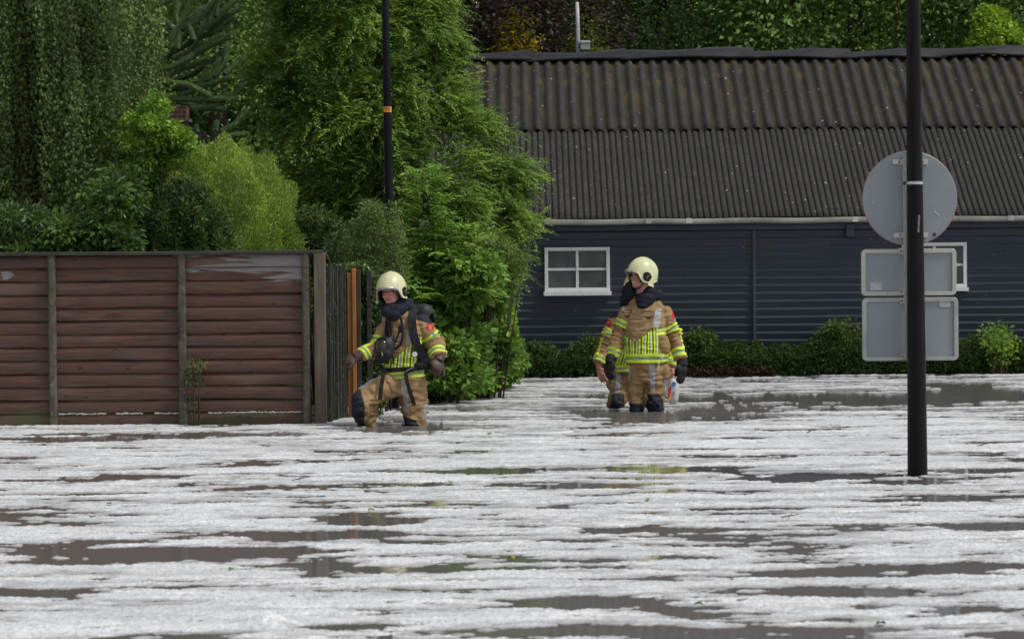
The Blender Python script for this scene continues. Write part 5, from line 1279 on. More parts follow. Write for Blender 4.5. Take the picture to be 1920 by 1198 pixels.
def add_hand(mb, W, D, U, side, curl, s=1.0, fat=1.0):
    """palm, four fingers of unequal length with three phalanges, and a thumb leaving the palm's side.
    W wrist, D direction of the hand, U back-of-hand normal, side: +1/-1 thumb side along D x U"""
    W = Vector(W); D = Vector(D).normalized(); S = D.cross(Vector(U)).normalized() * side; Nn = Vector(U) - D * Vector(U).dot(D); Nn.normalize()
    B = Matrix((S, D, Nn)).transposed()
    mb.tube([W - D * 0.03 * s, W + D * 0.02 * s], [0.026 * s * fat, 0.028 * s * fat], 12)
    mb.ellipsoid(W + D * 0.052 * s, (0.041 * s * fat, 0.052 * s, 0.017 * s * fat), 16, 10, B)
    for i, (off, L) in enumerate(((0.029, 0.070), (0.010, 0.079), (-0.009, 0.074), (-0.027, 0.059))):
        p = W + D * 0.088 * s + S * off * s; a = 0.0; pts = [W + D * 0.06 * s + S * off * 0.9 * s, p]; cu = curl * (1 + 0.12 * i)
        spread = off * 1.6
        for k, fr in enumerate((0.42, 0.32, 0.26)):
            a += cu * (0.8, 1.0, 0.7)[k]; d = (D * math.cos(a) - Nn * math.sin(a) + S * spread * 2).normalized(); p = p + d * L * fr * s; pts.append(p)
        r = 0.0085 * s * fat; mb.tube(pts, [r * 1.15, r * 1.1, r, r * 0.95, r * 0.72], 10)
        mb.ellipsoid(pts[-1], (r * .75, r * .75, r * .75), 8, 6)
    p0 = W + D * 0.028 * s + S * 0.026 * s; d1 = (D * 0.75 + S * 0.75 - Nn * 0.25).normalized(); d2 = (D * 0.95 + S * 0.30 - Nn * 0.35).normalized()
    p1 = p0 + d1 * 0.036 * s; p2 = p1 + (d1 + d2).normalized() * 0.030 * s; p3 = p2 + d2 * 0.024 * s
    mb.tube([p0, p1, p2, p3], [0.014 * s * fat, 0.012 * s * fat, 0.010 * s * fat, 0.0075 * s * fat], 10)

def helmet(parent, H, R, s=1.0):
    """dome with brow peak, low ear covers with black inserts, crest ridges and silver visor edge"""
    def edge(a):   # a: azimuth, 0 = front (-y), pi = back ; returns local z of the lower rim
        a = abs((a + math.pi) % (2 * math.pi) - math.pi); d = math.degrees(a)
        return np.interp(d, [0, 30, 46, 52, 62, 85, 110, 130, 180], [0.040, 0.036, 0.022, -0.012, -0.050, -0.060, -0.055, -0.036, -0.040])
    n, k = 120, 26
    def pt(a, t, off=0.0):
        ze = edge(a); top = 0.168; d = abs(math.degrees((a + math.pi) % (2 * math.pi) - math.pi))
        # meridian from the crown (t=0) to the rim (t=1)
        z = top - (top - ze) * (1 - math.cos(t * math.pi / 2)) ** 1.0 if False else None
        th = t * (math.pi / 2); zc_ = 0.035
        if t <= 0.62:
            q = t / 0.62 * math.pi / 2; rx, ry, zz = math.sin(q), math.sin(q), zc_ + (top - zc_) * math.cos(q)
        else:
            f = (t - 0.62) / 0.38; rx = ry = 1.0 - 0.05 * f * f * (1 if d > 55 else 0.0); zz = zc_ + (ze - zc_) * f
        fl = 0.034 * max(0, 1 - d / 62) * max(0, (t - 0.45) / 0.55)      # brow flare
        ear = 0.014 * math.exp(-((d - 75) / 26) ** 2) * max(0, (t - 0.5) / 0.5)
        ridge = 0.004 * math.exp(-(math.sin(a) * rx * 0.116 / 0.020) ** 2) * (1 if t < 0.6 else max(0, 1 - (t - 0.6) / 0.2))
        r1 = (0.119 + ear + off) * rx; r2 = (0.142 + fl + off) * ry
        y = -math.cos(a) * r2 + 0.012; x = math.sin(a) * r1
        return H(x * s, y * s, (zz + ridge + off * 0.6) * s)
    A = [2 * math.pi * i / n for i in range(n)]; T = [i / k for i in range(k + 1)]
    T[0] = 0.002
    mb = MB(); mb.loft([[pt(a, t) for a in A] for t in T], cap=False)
    mb.add([pt(a, T[0]) for a in A], [tuple(range(n))])
    h = mb.build("helmet", HELM, parent, smooth=True)
    sm = h.modifiers.new("shell", 'SOLIDIFY'); sm.thickness = 0.006; sm.offset = 1
    # rolled rim
    rb = MB(); P_ = [pt(a, 1.0, 0.001) for a in A] + [pt(0, 1.0, 0.001)]; rb.tube(P_, 0.0045, 8, cap=False); rb.build("rim", HELM, h, smooth=True)
    # silver visor edge under the brow
    v_ = MB(); AA = [rad(d) for d in np.linspace(-58, 58, 41)]
    v_.loft([[pt(a, 1.0, 0.003) + R @ Vector((0, 0, 0.006)) for a in AA], [pt(a, 1.0, 0.0075) + R @ Vector((0, 0, -0.002)) for a in AA], [pt(a, 1.0, 0.004) + R @ Vector((0, 0, -0.013)) for a in AA], [pt(a, 1.0, -0.003) + R @ Vector((0, 0, -0.012)) for a in AA]], closed=False, cap=False)
    v_.build("visor_edge", VIS, h, smooth=True)
    for sg in (-1, 1):   # black ear inserts
        b = MB(); cx_, cz_ = rad(78) * sg, 0.79; rings = []
        O = []
        for i in range(24):
            w = 2 * math.pi * i / 24; O.append((cx_ + math.cos(w) * rad(17) * (1 + 0.12 * math.cos(3 * w)), cz_ + math.sin(w) * 0.17))
        rings = [[pt(a, t, 0.0005) for a, t in O]] + [[pt(cx_ + (a - cx_) * q, cz_ + (t - cz_) * q, 0.004) for a, t in O] for q in (0.98, 0.75, 0.5, 0.25, 0.04)]
        b.loft(rings); b.build("ear_insert", BLKP, h, smooth=False)
        g = MB(); g.tube([pt(cx_ + rad(8) * sg, 0.72, 0.004), pt(cx_ - rad(2) * sg, 0.82, 0.006), pt(cx_ - rad(4) * sg, 0.90, 0.004)], [0.006, 0.008, 0.005], 8); g.build("buckle", varied("dark_grey_plastic", (0.05, 0.05, 0.05), (0.10, 0.10, 0.10), 12, 0.4), h)
        c_ = MB(); c_.tube([H(sg * 0.078 * s, -0.02 * s, -0.06 * s), H(sg * 0.060 * s, -0.035 * s, -0.095 * s), H(sg * 0.02 * s, -0.055 * s, -0.118 * s), H(0, -0.06 * s, -0.12 * s)], 0.006, 6); c_.build("chin_strap", STRAPM, h)
    # liner seen inside
    l_ = MB(); l_.loft([[H(math.sin(a) * 0.098 * s, (-math.cos(a) * 0.112 + 0.012) * s, zz * s) for a in [2 * math.pi * i / 32 for i in range(32)]] for zz in (0.03, 0.07)], cap=False)
    AB = [rad(d) for d in np.linspace(50, 310, 40)]
    l_.loft([[H(math.sin(a) * 0.100 * s, (-math.cos(a) * 0.118 + 0.012) * s, zz * s) for a in AB] for zz in (-0.055, 0.04)], closed=False, cap=False)
    l_.build("liner", BLKP, h, smooth=True)
    return h

def make_person(name_label, C, dy, spec, group=None):
    """C(x, y, d): zoomed reference coordinates -> world; spec: joints and radii"""
    root_p = C(*spec['root']); 
    H, R = head_frame(C(*spec['head'][0]), *spec['head'][1])
    mb = MB(); add_head(mb, H, R, 1.0)
    nb = Vector(C(*spec['neck'])); mb.tube([H(0, 0.01, -0.05), H(0, 0.015, -0.10), nb + Vector((0, 0, -0.03))], [0.058, 0.058, 0.066], 16)
    rings = []
    for (cx_, cy_, w_, d_, dd) in spec['torso']:
        c_ = C(cx_, cy_, dd); rings.append([c_ + Vector((math.cos(a) * (w_ - 0.03), math.sin(a) * (d_ - 0.03), 0)) for a in np.linspace(0, 2 * math.pi, 24, endpoint=False)])
    mb.loft(rings)
    for nm in ('armA', 'armB'):
        ch = [C(*p) for p in spec[nm][0]]; add_limb(mb, ch, [r - 0.022 for r in spec[nm][1]])
        hd = spec['hand' + nm[-1]]; add_hand(mb, C(*hd[0]), hd[1], hd[2], hd[3], hd[4])
        add_limb(mb, [ch[-1], C(*hd[0])], [0.03, 0.027])
    for nm in ('legA', 'legB'):
        ch = [C(*p) for p in spec[nm][0]]; add_limb(mb, ch, [max(0.04, r - 0.03) for r in spec[nm][1]])
        f0 = ch[-1]; mb.ellipsoid(f0 + Vector((0, -0.07, 0.0)), (0.045, 0.13, 0.04), 14, 8)
    V, N, F = remeshed(mb, 0.0048, 3, 0.4)
    # face colouring in the head's own frame
    Rm = np.array(R); L = (V - np.array(H(0, 0, 0))) @ Rm
    at_ = {}
    smile = spec.get('smile', 0)
    mz = -0.060 + (np.abs(L[:, 0]) ** 2) * (9 if smile else 0)
    near = (np.abs(L[:, 0]) < 0.1) & (L[:, 1] < -0.05) & (L[:, 2] > -0.13) & (L[:, 2] < 0.09)
    at_['lip'] = np.where(near, np.minimum(0.0065 - np.abs(L[:, 2] - mz), 0.023 - np.abs(L[:, 0])), -1.0)
    at_['teeth'] = np.where(near & bool(smile), np.minimum(0.0055 - np.abs(L[:, 2] - mz), 0.020 - np.abs(L[:, 0])), -1.0)
    ey = np.minimum(0.0065 - np.abs(L[:, 2] - 0.008 + 8 * (np.abs(L[:, 0]) - 0.031) ** 2), 0.015 - np.abs(np.abs(L[:, 0]) - 0.031))
    br_ = np.minimum(0.004 - np.abs(L[:, 2] - 0.026), 0.020 - np.abs(np.abs(L[:, 0]) - 0.032))
    mo = np.minimum(0.0016 - np.abs(L[:, 2] - mz), 0.021 - np.abs(L[:, 0])) if not smile else np.full(len(V), -1.0)
    no = np.minimum(0.003 - np.abs(L[:, 2] + 0.041), 0.004 - np.abs(np.abs(L[:, 0]) - 0.008))
    at_['dark'] = np.where(near, np.maximum(np.maximum(ey, br_), np.maximum(mo, no)), -1.0)
    at_['ruddy'] = np.where(near, np.maximum(0.022 - np.hypot(np.abs(L[:, 0]) - 0.040, L[:, 2] + 0.028), 0.016 - np.hypot(L[:, 0], L[:, 2] + 0.025)), -1.0)
    body = np_mesh("person", V, F, SKIN, None, tuple(root_p), smooth=True, attrs=at_)
    tag(body, name_label, "person", group)
    for k in (-1, 1):
        e_ = MB(); e_.ellipsoid(H(k * 0.031, -0.0765, 0.008), (0.010, 0.008, 0.007), 12, 8, R)
        e_.build("eye", varied("eye", (0.03, 0.03, 0.03), (0.05, 0.045, 0.04), 3, 0.15), body, smooth=True)
    helmet(body, H, R, spec.get('hs', 1.04))
    return body, H, R

def make_coat(body, C, inv, spec, deco, hem_open=True):
    mb = MB(); rings = []
    for (cx_, cy_, w_, d_, dd) in spec['torso']:
        c_ = C(cx_, cy_, dd); rings.append([c_ + Vector((math.copysign(abs(math.cos(a)) ** 0.85, math.cos(a)) * w_ * 0.95, math.copysign(abs(math.sin(a)) ** 0.9, math.sin(a)) * d_ * 0.93, 0)) for a in np.linspace(0, 2 * math.pi, 40, endpoint=False)])
    mb.loft(rings)
    for nm in ('armA', 'armB'): add_limb(mb, [C(*p) for p in spec[nm][0]], spec[nm][1], 20)
    for e in spec.get('coat_extra', []): mb.ellipsoid(C(*e[0]), e[1], 16, 10)
    V, N, F = remeshed(mb, 0.0065, 5, 0.5)
    tA, dA, rA = bone_param(V, [C(*p) for p in spec['armA'][0]]); tB, dB, rB = bone_param(V, [C(*p) for p in spec['armB'][0]])
    rad_at = lambda nm, t: np.interp(t, range(len(spec[nm][1])), spec[nm][1])
    isA = (dA < rad_at('armA', tA) * 1.28) & (tA > 0.28); isB = (dB < rad_at('armB', tB) * 1.28) & (tB > 0.28)
    # folds: rings round the sleeves, long soft creases on the trunk
    w = 0.016 * noise3(V, 6, 3.1) + 0.011 * noise3(V, 14, 8.0) + 0.003 * noise3(V, 32, 1.0)
    fold = noise3a(V, 5, 5, 24, 5.0); fold = 1 - 2 * np.abs(fold)
    w = w + 0.010 * fold - 0.010 * np.clip(np.abs(noise3a(V, 4, 4, 11, 21.0)) * -6 + 1, 0, 1) * np.where(isA | isB, 1.0, 0.45)
    for t_, is_ in ((tA, isA), (tB, isB)):
        w = w + np.where(is_, 0.012 * np.exp(-((t_ - 1.0) / 0.35) ** 2) * np.sin(t_ * 38 + 5 * noise3(V, 7, 2.2)), 0)
    V = V + N * w[:, None]
    X, Yz = inv(V); X = X + 5 * noise3(V, 11, 4.4); Yz = Yz + 5 * noise3(V, 9, 7.7)
    at_ = blank(len(V)); deco(at_, V, X, Yz, (tA, rA, isA), (tB, rB, isB), N)
    o = np_mesh("coat", V, F, TURN, body, smooth=True, attrs=at_)
    return o
def make_trousers(body, C, inv, spec, deco):
    mb = MB(); rings = []
    for (cx_, cy_, w_, d_, dd) in spec['hips']:
        c_ = C(cx_, cy_, dd); rings.append([c_ + Vector((math.cos(a) * w_ * 0.95, math.sin(a) * d_ * 0.93, 0)) for a in np.linspace(0, 2 * math.pi, 32, endpoint=False)])
    mb.loft(rings)
    for nm in ('legA', 'legB'): add_limb(mb, [C(*p) for p in spec[nm][0]][:-1] + [C(*spec[nm][0][-1]) + Vector((0, 0, 0.06))], spec[nm][1], 20)
    for e in spec.get('trouser_extra', []): mb.ellipsoid(C(*e[0]), e[1], 16, 10)
    V, N, F = remeshed(mb, 0.007, 5, 0.5)
    w = 0.013 * noise3(V, 5.5, 13.1) + 0.011 * noise3(V, 13, 8.0) + 0.003 * noise3(V, 30, 1.0) + 0.013 * (1 - 2 * np.abs(noise3a(V, 6, 6, 20, 9.0))) - 0.012 * np.clip(np.abs(noise3a(V, 5, 5, 9, 31.0)) * -6 + 1, 0, 1)
    V = V + N * w[:, None]
    X, Yz = inv(V); X = X + 9 * noise3(V, 9, 4.4); Yz = Yz + 9 * noise3(V, 8, 7.7); at_ = blank(len(V)); deco(at_, V, X, Yz, bone_param(V, [C(*p) for p in spec['legA'][0]]), bone_param(V, [C(*p) for p in spec['legB'][0]]), N)
    o = np_mesh("trousers", V, F, TURN, body, smooth=True, attrs=at_)
    for nm in ('legA', 'legB'):
        f0 = C(*spec[nm][0][-1]); b = MB(); b.tube([f0 + Vector((0, 0.02, 0.14)), f0 + Vector((0, 0.01, 0.02)), f0 + Vector((0, 0, -0.03))], [0.062, 0.058, 0.055], 14); b.ellipsoid(f0 + Vector((0, -0.09, -0.01)), (0.055, 0.16, 0.052), 16, 10)
        V2, N2, F2 = remeshed(b, 0.010, 2); np_mesh("boot", V2, F2, BLKG, body, smooth=True)
    return o
def cloth_lump(body, name, C, els, mat, amp=0.010, vox=0.006):
    mb = MB()
    for c_, r_ in els: mb.ellipsoid(C(*c_), r_, 18, 12)
    V, N, F = remeshed(mb, vox, 5, 0.5)
    V = V + N * (amp * noise3a(V, 7, 7, 13, 4.0) + amp * 0.15 * noise3(V, 24, 2.0) + amp * 0.55 * (1 - 2 * np.abs(noise3a(V, 7, 9, 22, 6.0))))[:, None]
    return np_mesh(name, V, F, mat, body, smooth=True)
def glove(body, C, hd, mat, s=1.08, fat=1.35, cuff=None):
    mb = MB(); add_hand(mb, C(*hd[0]), hd[1], hd[2], hd[3], hd[4], s, fat)
    if cuff: mb.tube([C(*cuff[0]), C(*hd[0])], [cuff[1], 0.040], 16)
    V, N, F = remeshed(mb, 0.0042, 2, 0.4); V = V + N * (0.0015 * noise3(V, 60, 2.0))[:, None]
    return np_mesh("glove", V, F, mat, body, smooth=True)
def strap(mb, pts, w, th=0.006, face=(0, -1, 0)):
    """flat webbing: follows pts, broad side toward face"""
    P = [Vector(p) for p in pts]; rings = []
    for i, p in enumerate(P):
        d = (P[min(i + 1, len(P) - 1)] - P[max(i - 1, 0)]).normalized(); f = Vector(face[i] if isinstance(face, list) else face); s = d.cross(f).normalized(); n_ = s.cross(d).normalized()
        rings.append([p + s * w / 2 + n_ * th / 2, p - s * w / 2 + n_ * th / 2, p - s * w / 2 - n_ * th / 2, p + s * w / 2 - n_ * th / 2])
    mb.loft(rings)
def smooth_path(pts, n=24):
    P = np.array([list(p) for p in pts], float); t = np.linspace(0, len(P) - 1, n); Q = np.stack([np.interp(t, range(len(P)), P[:, a]) for a in range(3)], 1)
    for _ in range(3): Q[1:-1] = (Q[:-2] + 2 * Q[1:-1] + Q[2:]) / 4
    return [Vector(q) for q in Q]

# ---------- sleeve trims shared by all coats
def sleeve_trim(at_, V, arm, band, cuff, out, stripe_from, sw=0.028, up=None):
    t, r, is_ = arm; rn = r / np.maximum(np.linalg.norm(r, axis=1, keepdims=True), 1e-6)
    o = np.array(out, float); o /= np.linalg.norm(o)
    s1 = np.where(is_, inside(t, *band) * 0.28, -1); s1g = np.where(is_, inside(t, band[0] + (band[1] - band[0]) * .33, band[0] + (band[1] - band[0]) * .67) * 0.28, -1)
    s2 = np.where(is_, inside(t, *cuff) * 0.28, -1); s2g = np.where(is_, inside(t, cuff[0] + (cuff[1] - cuff[0]) * .33, cuff[0] + (cuff[1] - cuff[0]) * .67) * 0.28, -1)
    ang = np.arccos(np.clip(rn @ o, -1, 1)) * 0.065
    s3 = np.where(is_, np.minimum(sw - ang, (t - stripe_from) * 0.28), -1); s3 = np.minimum(s3, (cuff[1] - t) * 0.28)
    s3g = np.where(is_, np.minimum(sw * 0.38 - ang, (t - stripe_from) * 0.28), -1); s3g = np.minimum(s3g, (cuff[0] - t) * 0.28)
    at_['lime'] = np.maximum.reduce([at_['lime'], s1, s2, s3]); at_['grey'] = np.maximum.reduce([at_['grey'], s1g, s2g, s3g])
def vstripes(X, per, x0, u):
    """lime-grey-lime tapes separated by gaps; returns signed distances in metres (u metres per unit)"""
    ph = (X - x0) / per; ph = (ph - np.floor(ph)) * per
    return inside(ph, 0, per * 0.74) * u, inside(ph, per * 0.22, per * 0.52) * u
def poly_sd(X, Y, pts, u):
    """signed distance-like measure to a convex polygon given clockwise on screen (y down)"""
    s = np.full(len(X), 9.0); n = len(pts)
    for i in range(n):
        (x1_, y1_), (x2_, y2_) = pts[i], pts[(i + 1) % n]; L = math.hypot(x2_ - x1_, y2_ - y1_)
        s = np.minimum(s, ((x2_ - x1_) * (Y - y1_) - (y2_ - y1_) * (X - x1_)) / L)
    return s * u
# ---------- firefighter standing, seen from the front (reference zoom: 3.525x from (1080,460))
Y2 = FF2.y
def mkC(k, ox, oy, Yd):
    def C(x, y, d=0.0): return at(ox + x / k, oy + y / k, Yd + d)
    # inverse for trims: linear map in the figure's own upright plane
    p0 = C(0, 0, 0); px = C(100, 0, 0); py = C(0, 100, 0); ux = (px.x - p0.x) / 100; uz = (py.z - p0.z) / 100; sx = (py.x - p0.x) / 100; sz = (px.z - p0.z) / 100
    def inv(V):
        dx = V[:, 0] - p0.x; dz = V[:, 2] - p0.z; det = ux * uz - sx * sz
        return (dx * uz - dz * sx) / det, (ux * dz - sz * dx) / det
    return C, inv, ux
C2, I2, u2 = mkC(3.525, 1080, 460, Y2)
spec2 = dict(root=(470, 1105, 0), head=((432, 205, 0.0), (rad(60), rad(-5), 0)), neck=(445, 345, 0.04),
    torso=[(448, 340, .085, .080, .02), (452, 358, .130, .100, .03), (456, 380, .160, .110, .03), (460, 415, .186, .125, .03), (462, 470, .200, .140, .02), (458, 560, .192, .145, .01), (462, 650, .195, .148, .0), (466, 720, .203, .150, .0), (467, 772, .203, .150, .0)],
    armA=([(336, 452, .02), (286, 565, .03), (236, 742, -.03)], [.074, .060, .058]), armB=([(584, 452, .02), (646, 570, .03), (690, 752, -.03)], [.076, .066, .062]),
    handA=((226, 757, -.05), (-0.10, -0.12, -1), (-0.75, -0.65, 0), 1, 0.30), handB=((700, 775, -.05), (-0.02, -0.1, -1), (0.75, -0.65, 0), -1, 0.22),
    hips=[(465, 740, .17, .13, 0), (470, 800, .172, .135, 0), (472, 860, .168, .13, 0), (470, 905, .150, .11, 0)],
    legA=([(408, 840, 0), (397, 950, -.01), (398, 1055, -.02), (400, 1250, .05), (400, 1420, .06)], [.090, .068, .066, .07, .07]),
    legB=([(537, 840, 0), (535, 950, -.03), (524, 1050, -.06), (530, 1250, .0), (535, 1420, .02)], [.100, .088, .078, .075, .07]),
    coat_extra=[((575, 660, -.08), (.055, .05, .085))],
    trouser_extra=[((590, 850, -.03), (.055, .075, .085)), ((520, 1035, -.10), (.060, .05, .075)), ((398, 1065, -.05), (.052, .045, .06))], smile=1)
P2, H2, R2 = make_person("smiling firefighter in cream helmet looking left, black-gloved hands hanging at both sides", C2, 0, spec2)
def deco2(a, V, X, Y, A, B, N):
    tors = ~(A[2] | B[2]); u = u2
    # V-shaped striped panel over the belly
    vtop = np.where(X < 385, 590 + (X - 315) / 70 * 52, 642 - (X - 385) / 120 * 92)
    reg = np.minimum(np.minimum((Y - vtop) * 0.8, 716 - Y), 540 - X) * u; reg = np.where(tors, reg, -1)
    l, g = vstripes(X, 39.0, 314, u); a['lime'] = np.minimum(reg, l); a['grey'] = np.minimum(reg, g); a['gap'] = reg
    a['seam'] = np.where(tors, np.maximum(np.minimum(0.006 - np.abs(Y - vtop) * u, (540 - X) * u), -1), -1)
    hem = np.where(tors | (Y > 700) & tors, inside(Y, 714, 774) * u, -1); a['lime'] = np.maximum(a['lime'], hem); a['grey'] = np.maximum(a['grey'], np.where(tors, inside(Y, 734, 754) * u, -1))
    cb = np.where(tors, np.minimum(inside(Y, 549, 588), X - 512) * u, -1); a['lime'] = np.maximum(a['lime'], cb); a['grey'] = np.maximum(a['grey'], np.where(tors, np.minimum(inside(Y, 562, 575), X - 520) * u, -1))
    sleeve_trim(a, V, A, (0.35, 0.75), (1.66, 1.92), (-1, -0.5, 0), 0.5, 0.018); sleeve_trim(a, V, B, (0.62, 0.98), (1.62, 1.92), (1, -0.45, 0), 0.6, 0.028)
    fr = N[:, 1] < 0.3
    a['silver'] = np.where(tors & fr, poly_sd(X, Y, [(522, 418), (560, 418), (556, 480), (540, 540), (503, 545)], u), -1)
    a['silver'] = np.maximum(a['silver'], np.where(fr, poly_sd(X, Y, [(300, 392), (318, 392), (316, 430), (304, 430)], u), -1))
    a['navy'] = poly_sd(X, Y, [(552, 300), (610, 315), (650, 400), (602, 398), (548, 350)], u)
    # shoulder badge, pocket flaps with dark outlines and slots
    a['red'] = np.where(N[:, 1] < 0.4, (24 - np.hypot((X - 650) * 1.4, (Y - 455) * 0.8)) * u, -1); a['badge'] = np.where(N[:, 1] < 0.4, (9 - np.hypot((X - 650) * 1.4, (Y - 448) * 1.0)) * u, -1)
    for (x0_, x1_, y0_) in ((308, 368, 424), (434, 515, 434)):
        o_ = inside(X, x0_, x1_); p_ = inside(Y, y0_, y0_ + 24); outl = np.minimum(np.minimum(o_, p_), 5.5 - np.minimum(o_, p_))
        a['seam'] = np.maximum(a['seam'], np.where(fr & tors, outl * u, -1))
        fl_ = np.abs((Y - (y0_ + 42)) + np.abs(X - (x0_ + x1_) / 2) * 0.22) ; a['seam'] = np.maximum(a['seam'], np.where(fr & tors, np.minimum(4.0 - fl_, o_ - 4) * u, -1))
        a['seam'] = np.maximum(a['seam'], np.where(fr & tors, np.minimum(inside(X, (x0_ + x1_) / 2 - 16, (x0_ + x1_) / 2 + 16), inside(Y, y0_ + 44, y0_ + 56)) * u, -1))
make_coat(P2, C2, I2, spec2, deco2)
def decoT2(a, V, X, Y, A, B, N):
    fr = N[:, 1] < 0.35; u = u2
    a['silver'] = np.where(fr, np.maximum(poly_sd(X, Y, [(478, 778), (514, 778), (522, 960), (487, 960)], u), np.maximum(poly_sd(X, Y, [(335, 790), (358, 790), (356, 900), (344, 900)], u), poly_sd(X, Y, [(582, 880), (640, 880), (610, 985), (584, 985)], u))), -1)
    a['navy'] = np.where(N[:, 1] < 0.45, np.maximum(poly_sd(X, Y, [(458, 985), (545, 972), (572, 1000), (580, 1180), (462, 1180)], u), poly_sd(X, Y, [(352, 1040), (440, 1040), (446, 1180), (350, 1180)], u)), -1)
    sm = np.where(fr, np.minimum(2.5 - np.abs(X - 450 - (Y - 900) * 0.05), Y - 860) * u, -1)
    a['seam'] = np.maximum(np.where(fr, np.minimum(2.6 - np.abs(Y - 872 - (X - 530) * 0.32), inside(X, 530, 612)) * u, -1), sm * 0 - 1)
make_trousers(P2, C2, I2, spec2, decoT2)
cloth_lump(P2, "neck_hood", C2, [((345, 318, .02), (.060, .06, .075)), ((355, 290, .03), (.040, .06, .07)), ((328, 345, .02), (.045, .05, .030)), ((460, 350, -.03), (.090, .090, .060)), ((500, 335, .01), (.085, .09, .060)), ((450, 372, -.07), (.075, .05, .045)), ((440, 398, -.085), (.050, .04, .025)), ((420, 310, .07), (.110, .07, .08)), ((478, 310, .0), (.070, .08, .050)), ((535, 322, .05), (.050, .06, .045))], HOOD, 0.012)
glove(P2, C2, spec2['handA'], BLKG, 1.12, 1.5, ((236, 735, -.03), 0.050)); glove(P2, C2, spec2['handB'], BLKG, 1.15, 1.6, ((694, 748, -.03), 0.052))
for (cx_, cy_) in ((566, 735), (545, 795)):   # white snap hooks on the hip
    s_ = MB(); p = C2(cx_, cy_, -.165); s_.tube(smooth_path([p + Vector((-.015, 0, .025)), p + Vector((.015, 0, .022)), p + Vector((.0, 0, .005)), p + Vector((.0, 0, -.01))], 14), 0.0035, 6)
    s_.tube([p + Vector((0, 0, -.01)) + Vector((math.cos(a) * 0.010, 0, math.sin(a) * 0.016 - 0.016)) for a in np.linspace(math.pi / 2, math.pi * 2.5, 18)], 0.0036, 6)
    s_.build("snap_hook", varied("white_hook", (0.75, 0.72, 0.72), (0.65, 0.62, 0.62), 9, 0.4), P2, smooth=True)

# ---------- firefighter half hidden behind, same zoom
C3, I3, u3 = mkC(3.525, 1080, 460, Y2 + 0.62)
spec3 = dict(root=(400, 1085, 0), head=((412, 292, 0.0), (rad(55), rad(14), 0)), neck=(405, 420, 0.04),
    torso=[(400, 425, .085, .080, .02), (400, 440, .135, .100, .03), (400, 460, .168, .115, .03), (400, 492, .188, .128, .03), (400, 540, .195, .135, .02), (400, 630, .195, .14, .01), (400, 720, .200, .145, .0), (402, 790, .205, .148, .0), (402, 832, .208, .15, .0)],
    armA=([(285, 492, .02), (198, 625, .0), (150, 778, -.06)], [.078, .062, .058]), armB=([(545, 468, .02), (620, 640, .02), (632, 812, -.05)], [.080, .062, .055]),
    handA=((152, 806, -.07), (0.28, -0.25, -1), (-0.5, -0.85, 0), -1, 0.28), handB=((632, 838, -.08), (-0.05, -0.1, -1), (0.75, -0.65, 0), 1, 0.75),
    hips=[(402, 800, .17, .13, 0), (402, 860, .175, .135, 0), (402, 910, .165, .13, 0), (402, 950, .150, .11, 0)],
    legA=([(300, 880, 0), (285, 985, -.04), (268, 1060, -.08), (280, 1200, .0), (285, 1390, .02)], [.100, .088, .078, .075, .07]),
    legB=([(480, 880, 0), (490, 985, .0), (495, 1060, .0), (495, 1200, .05), (495, 1390, .06)], [.095, .08, .075, .075, .07]),
    trouser_extra=[((268, 1040, -.12), (.062, .05, .075)), ((245, 920, -.02), (.05, .07, .07))], smile=0)
P3, H3, R3 = make_person("firefighter mostly hidden behind the smiling one, bare hands, carrying a white plastic bag", C3, 0, spec3)
def deco3(a, V, X, Y, A, B, N):
    tors = ~(A[2] | B[2]); u = u3
    reg = np.where(tors, np.minimum(Y - (690 - (X - 245) * 0.1), 796 - Y) * u, -1); l, g = vstripes(X + (Y - 700) * 0.35, 39.0, 250, u); a['lime'] = np.minimum(reg, l); a['grey'] = np.minimum(reg, g); a['gap'] = reg
    a['lime'] = np.maximum(a['lime'], np.where(tors, inside(Y, 790, 836) * u, -1)); a['grey'] = np.maximum(a['grey'], np.where(tors, inside(Y, 806, 820) * u, -1))
    sleeve_trim(a, V, A, (0.55, 0.85), (1.72, 1.93), (-0.75, -0.8, 0), 0.55, 0.030); sleeve_trim(a, V, B, (0.55, 0.85), (1.62, 1.9), (0.2, -1, 0), 0.6, 0.034)
    a['navy'] = np.where((N[:, 2] > -0.4), np.minimum(np.minimum(470 - Y, 310 - X) + 10, 99) * u, -1)
    a['red'] = np.where(N[:, 1] < 0.4, (20 - np.hypot((X - 215) * 1.1, (Y - 515) * 0.8)) * u, -1); a['badge'] = np.where(N[:, 1] < 0.4, (8 - np.hypot((X - 213) * 1.4, (Y - 510) * 1.0)) * u, -1)
make_coat(P3, C3, I3, spec3, deco3)
def decoT3(a, V, X, Y, A, B, N):
    fr = N[:, 1] < 0.35; u = u3
    a['silver'] = np.where(fr, np.maximum(poly_sd(X, Y, [(272, 835), (302, 835), (286, 968), (248, 968)], u), poly_sd(X, Y, [(350, 850), (372, 850), (360, 930), (345, 930)], u)), -1)
    a['navy'] = np.where(N[:, 1] < 0.45, poly_sd(X, Y, [(228, 980), (318, 980), (320, 1150), (218, 1150)], u), -1)
    a['seam'] = np.where(fr, np.minimum(3 - np.abs(X - 232 - (Y - 880) * -0.15), inside(Y, 840, 920)) * u, -1)
make_trousers(P3, C3, I3, spec3, decoT3)
cloth_lump(P3, "neck_hood", C3, [((335, 375, .02), (.060, .06, .075)), ((400, 400, -.02), (.10, .09, .055)), ((450, 380, .03), (.085, .09, .06)), ((318, 400, .02), (.04, .05, .05))], HOOD, 0.010)

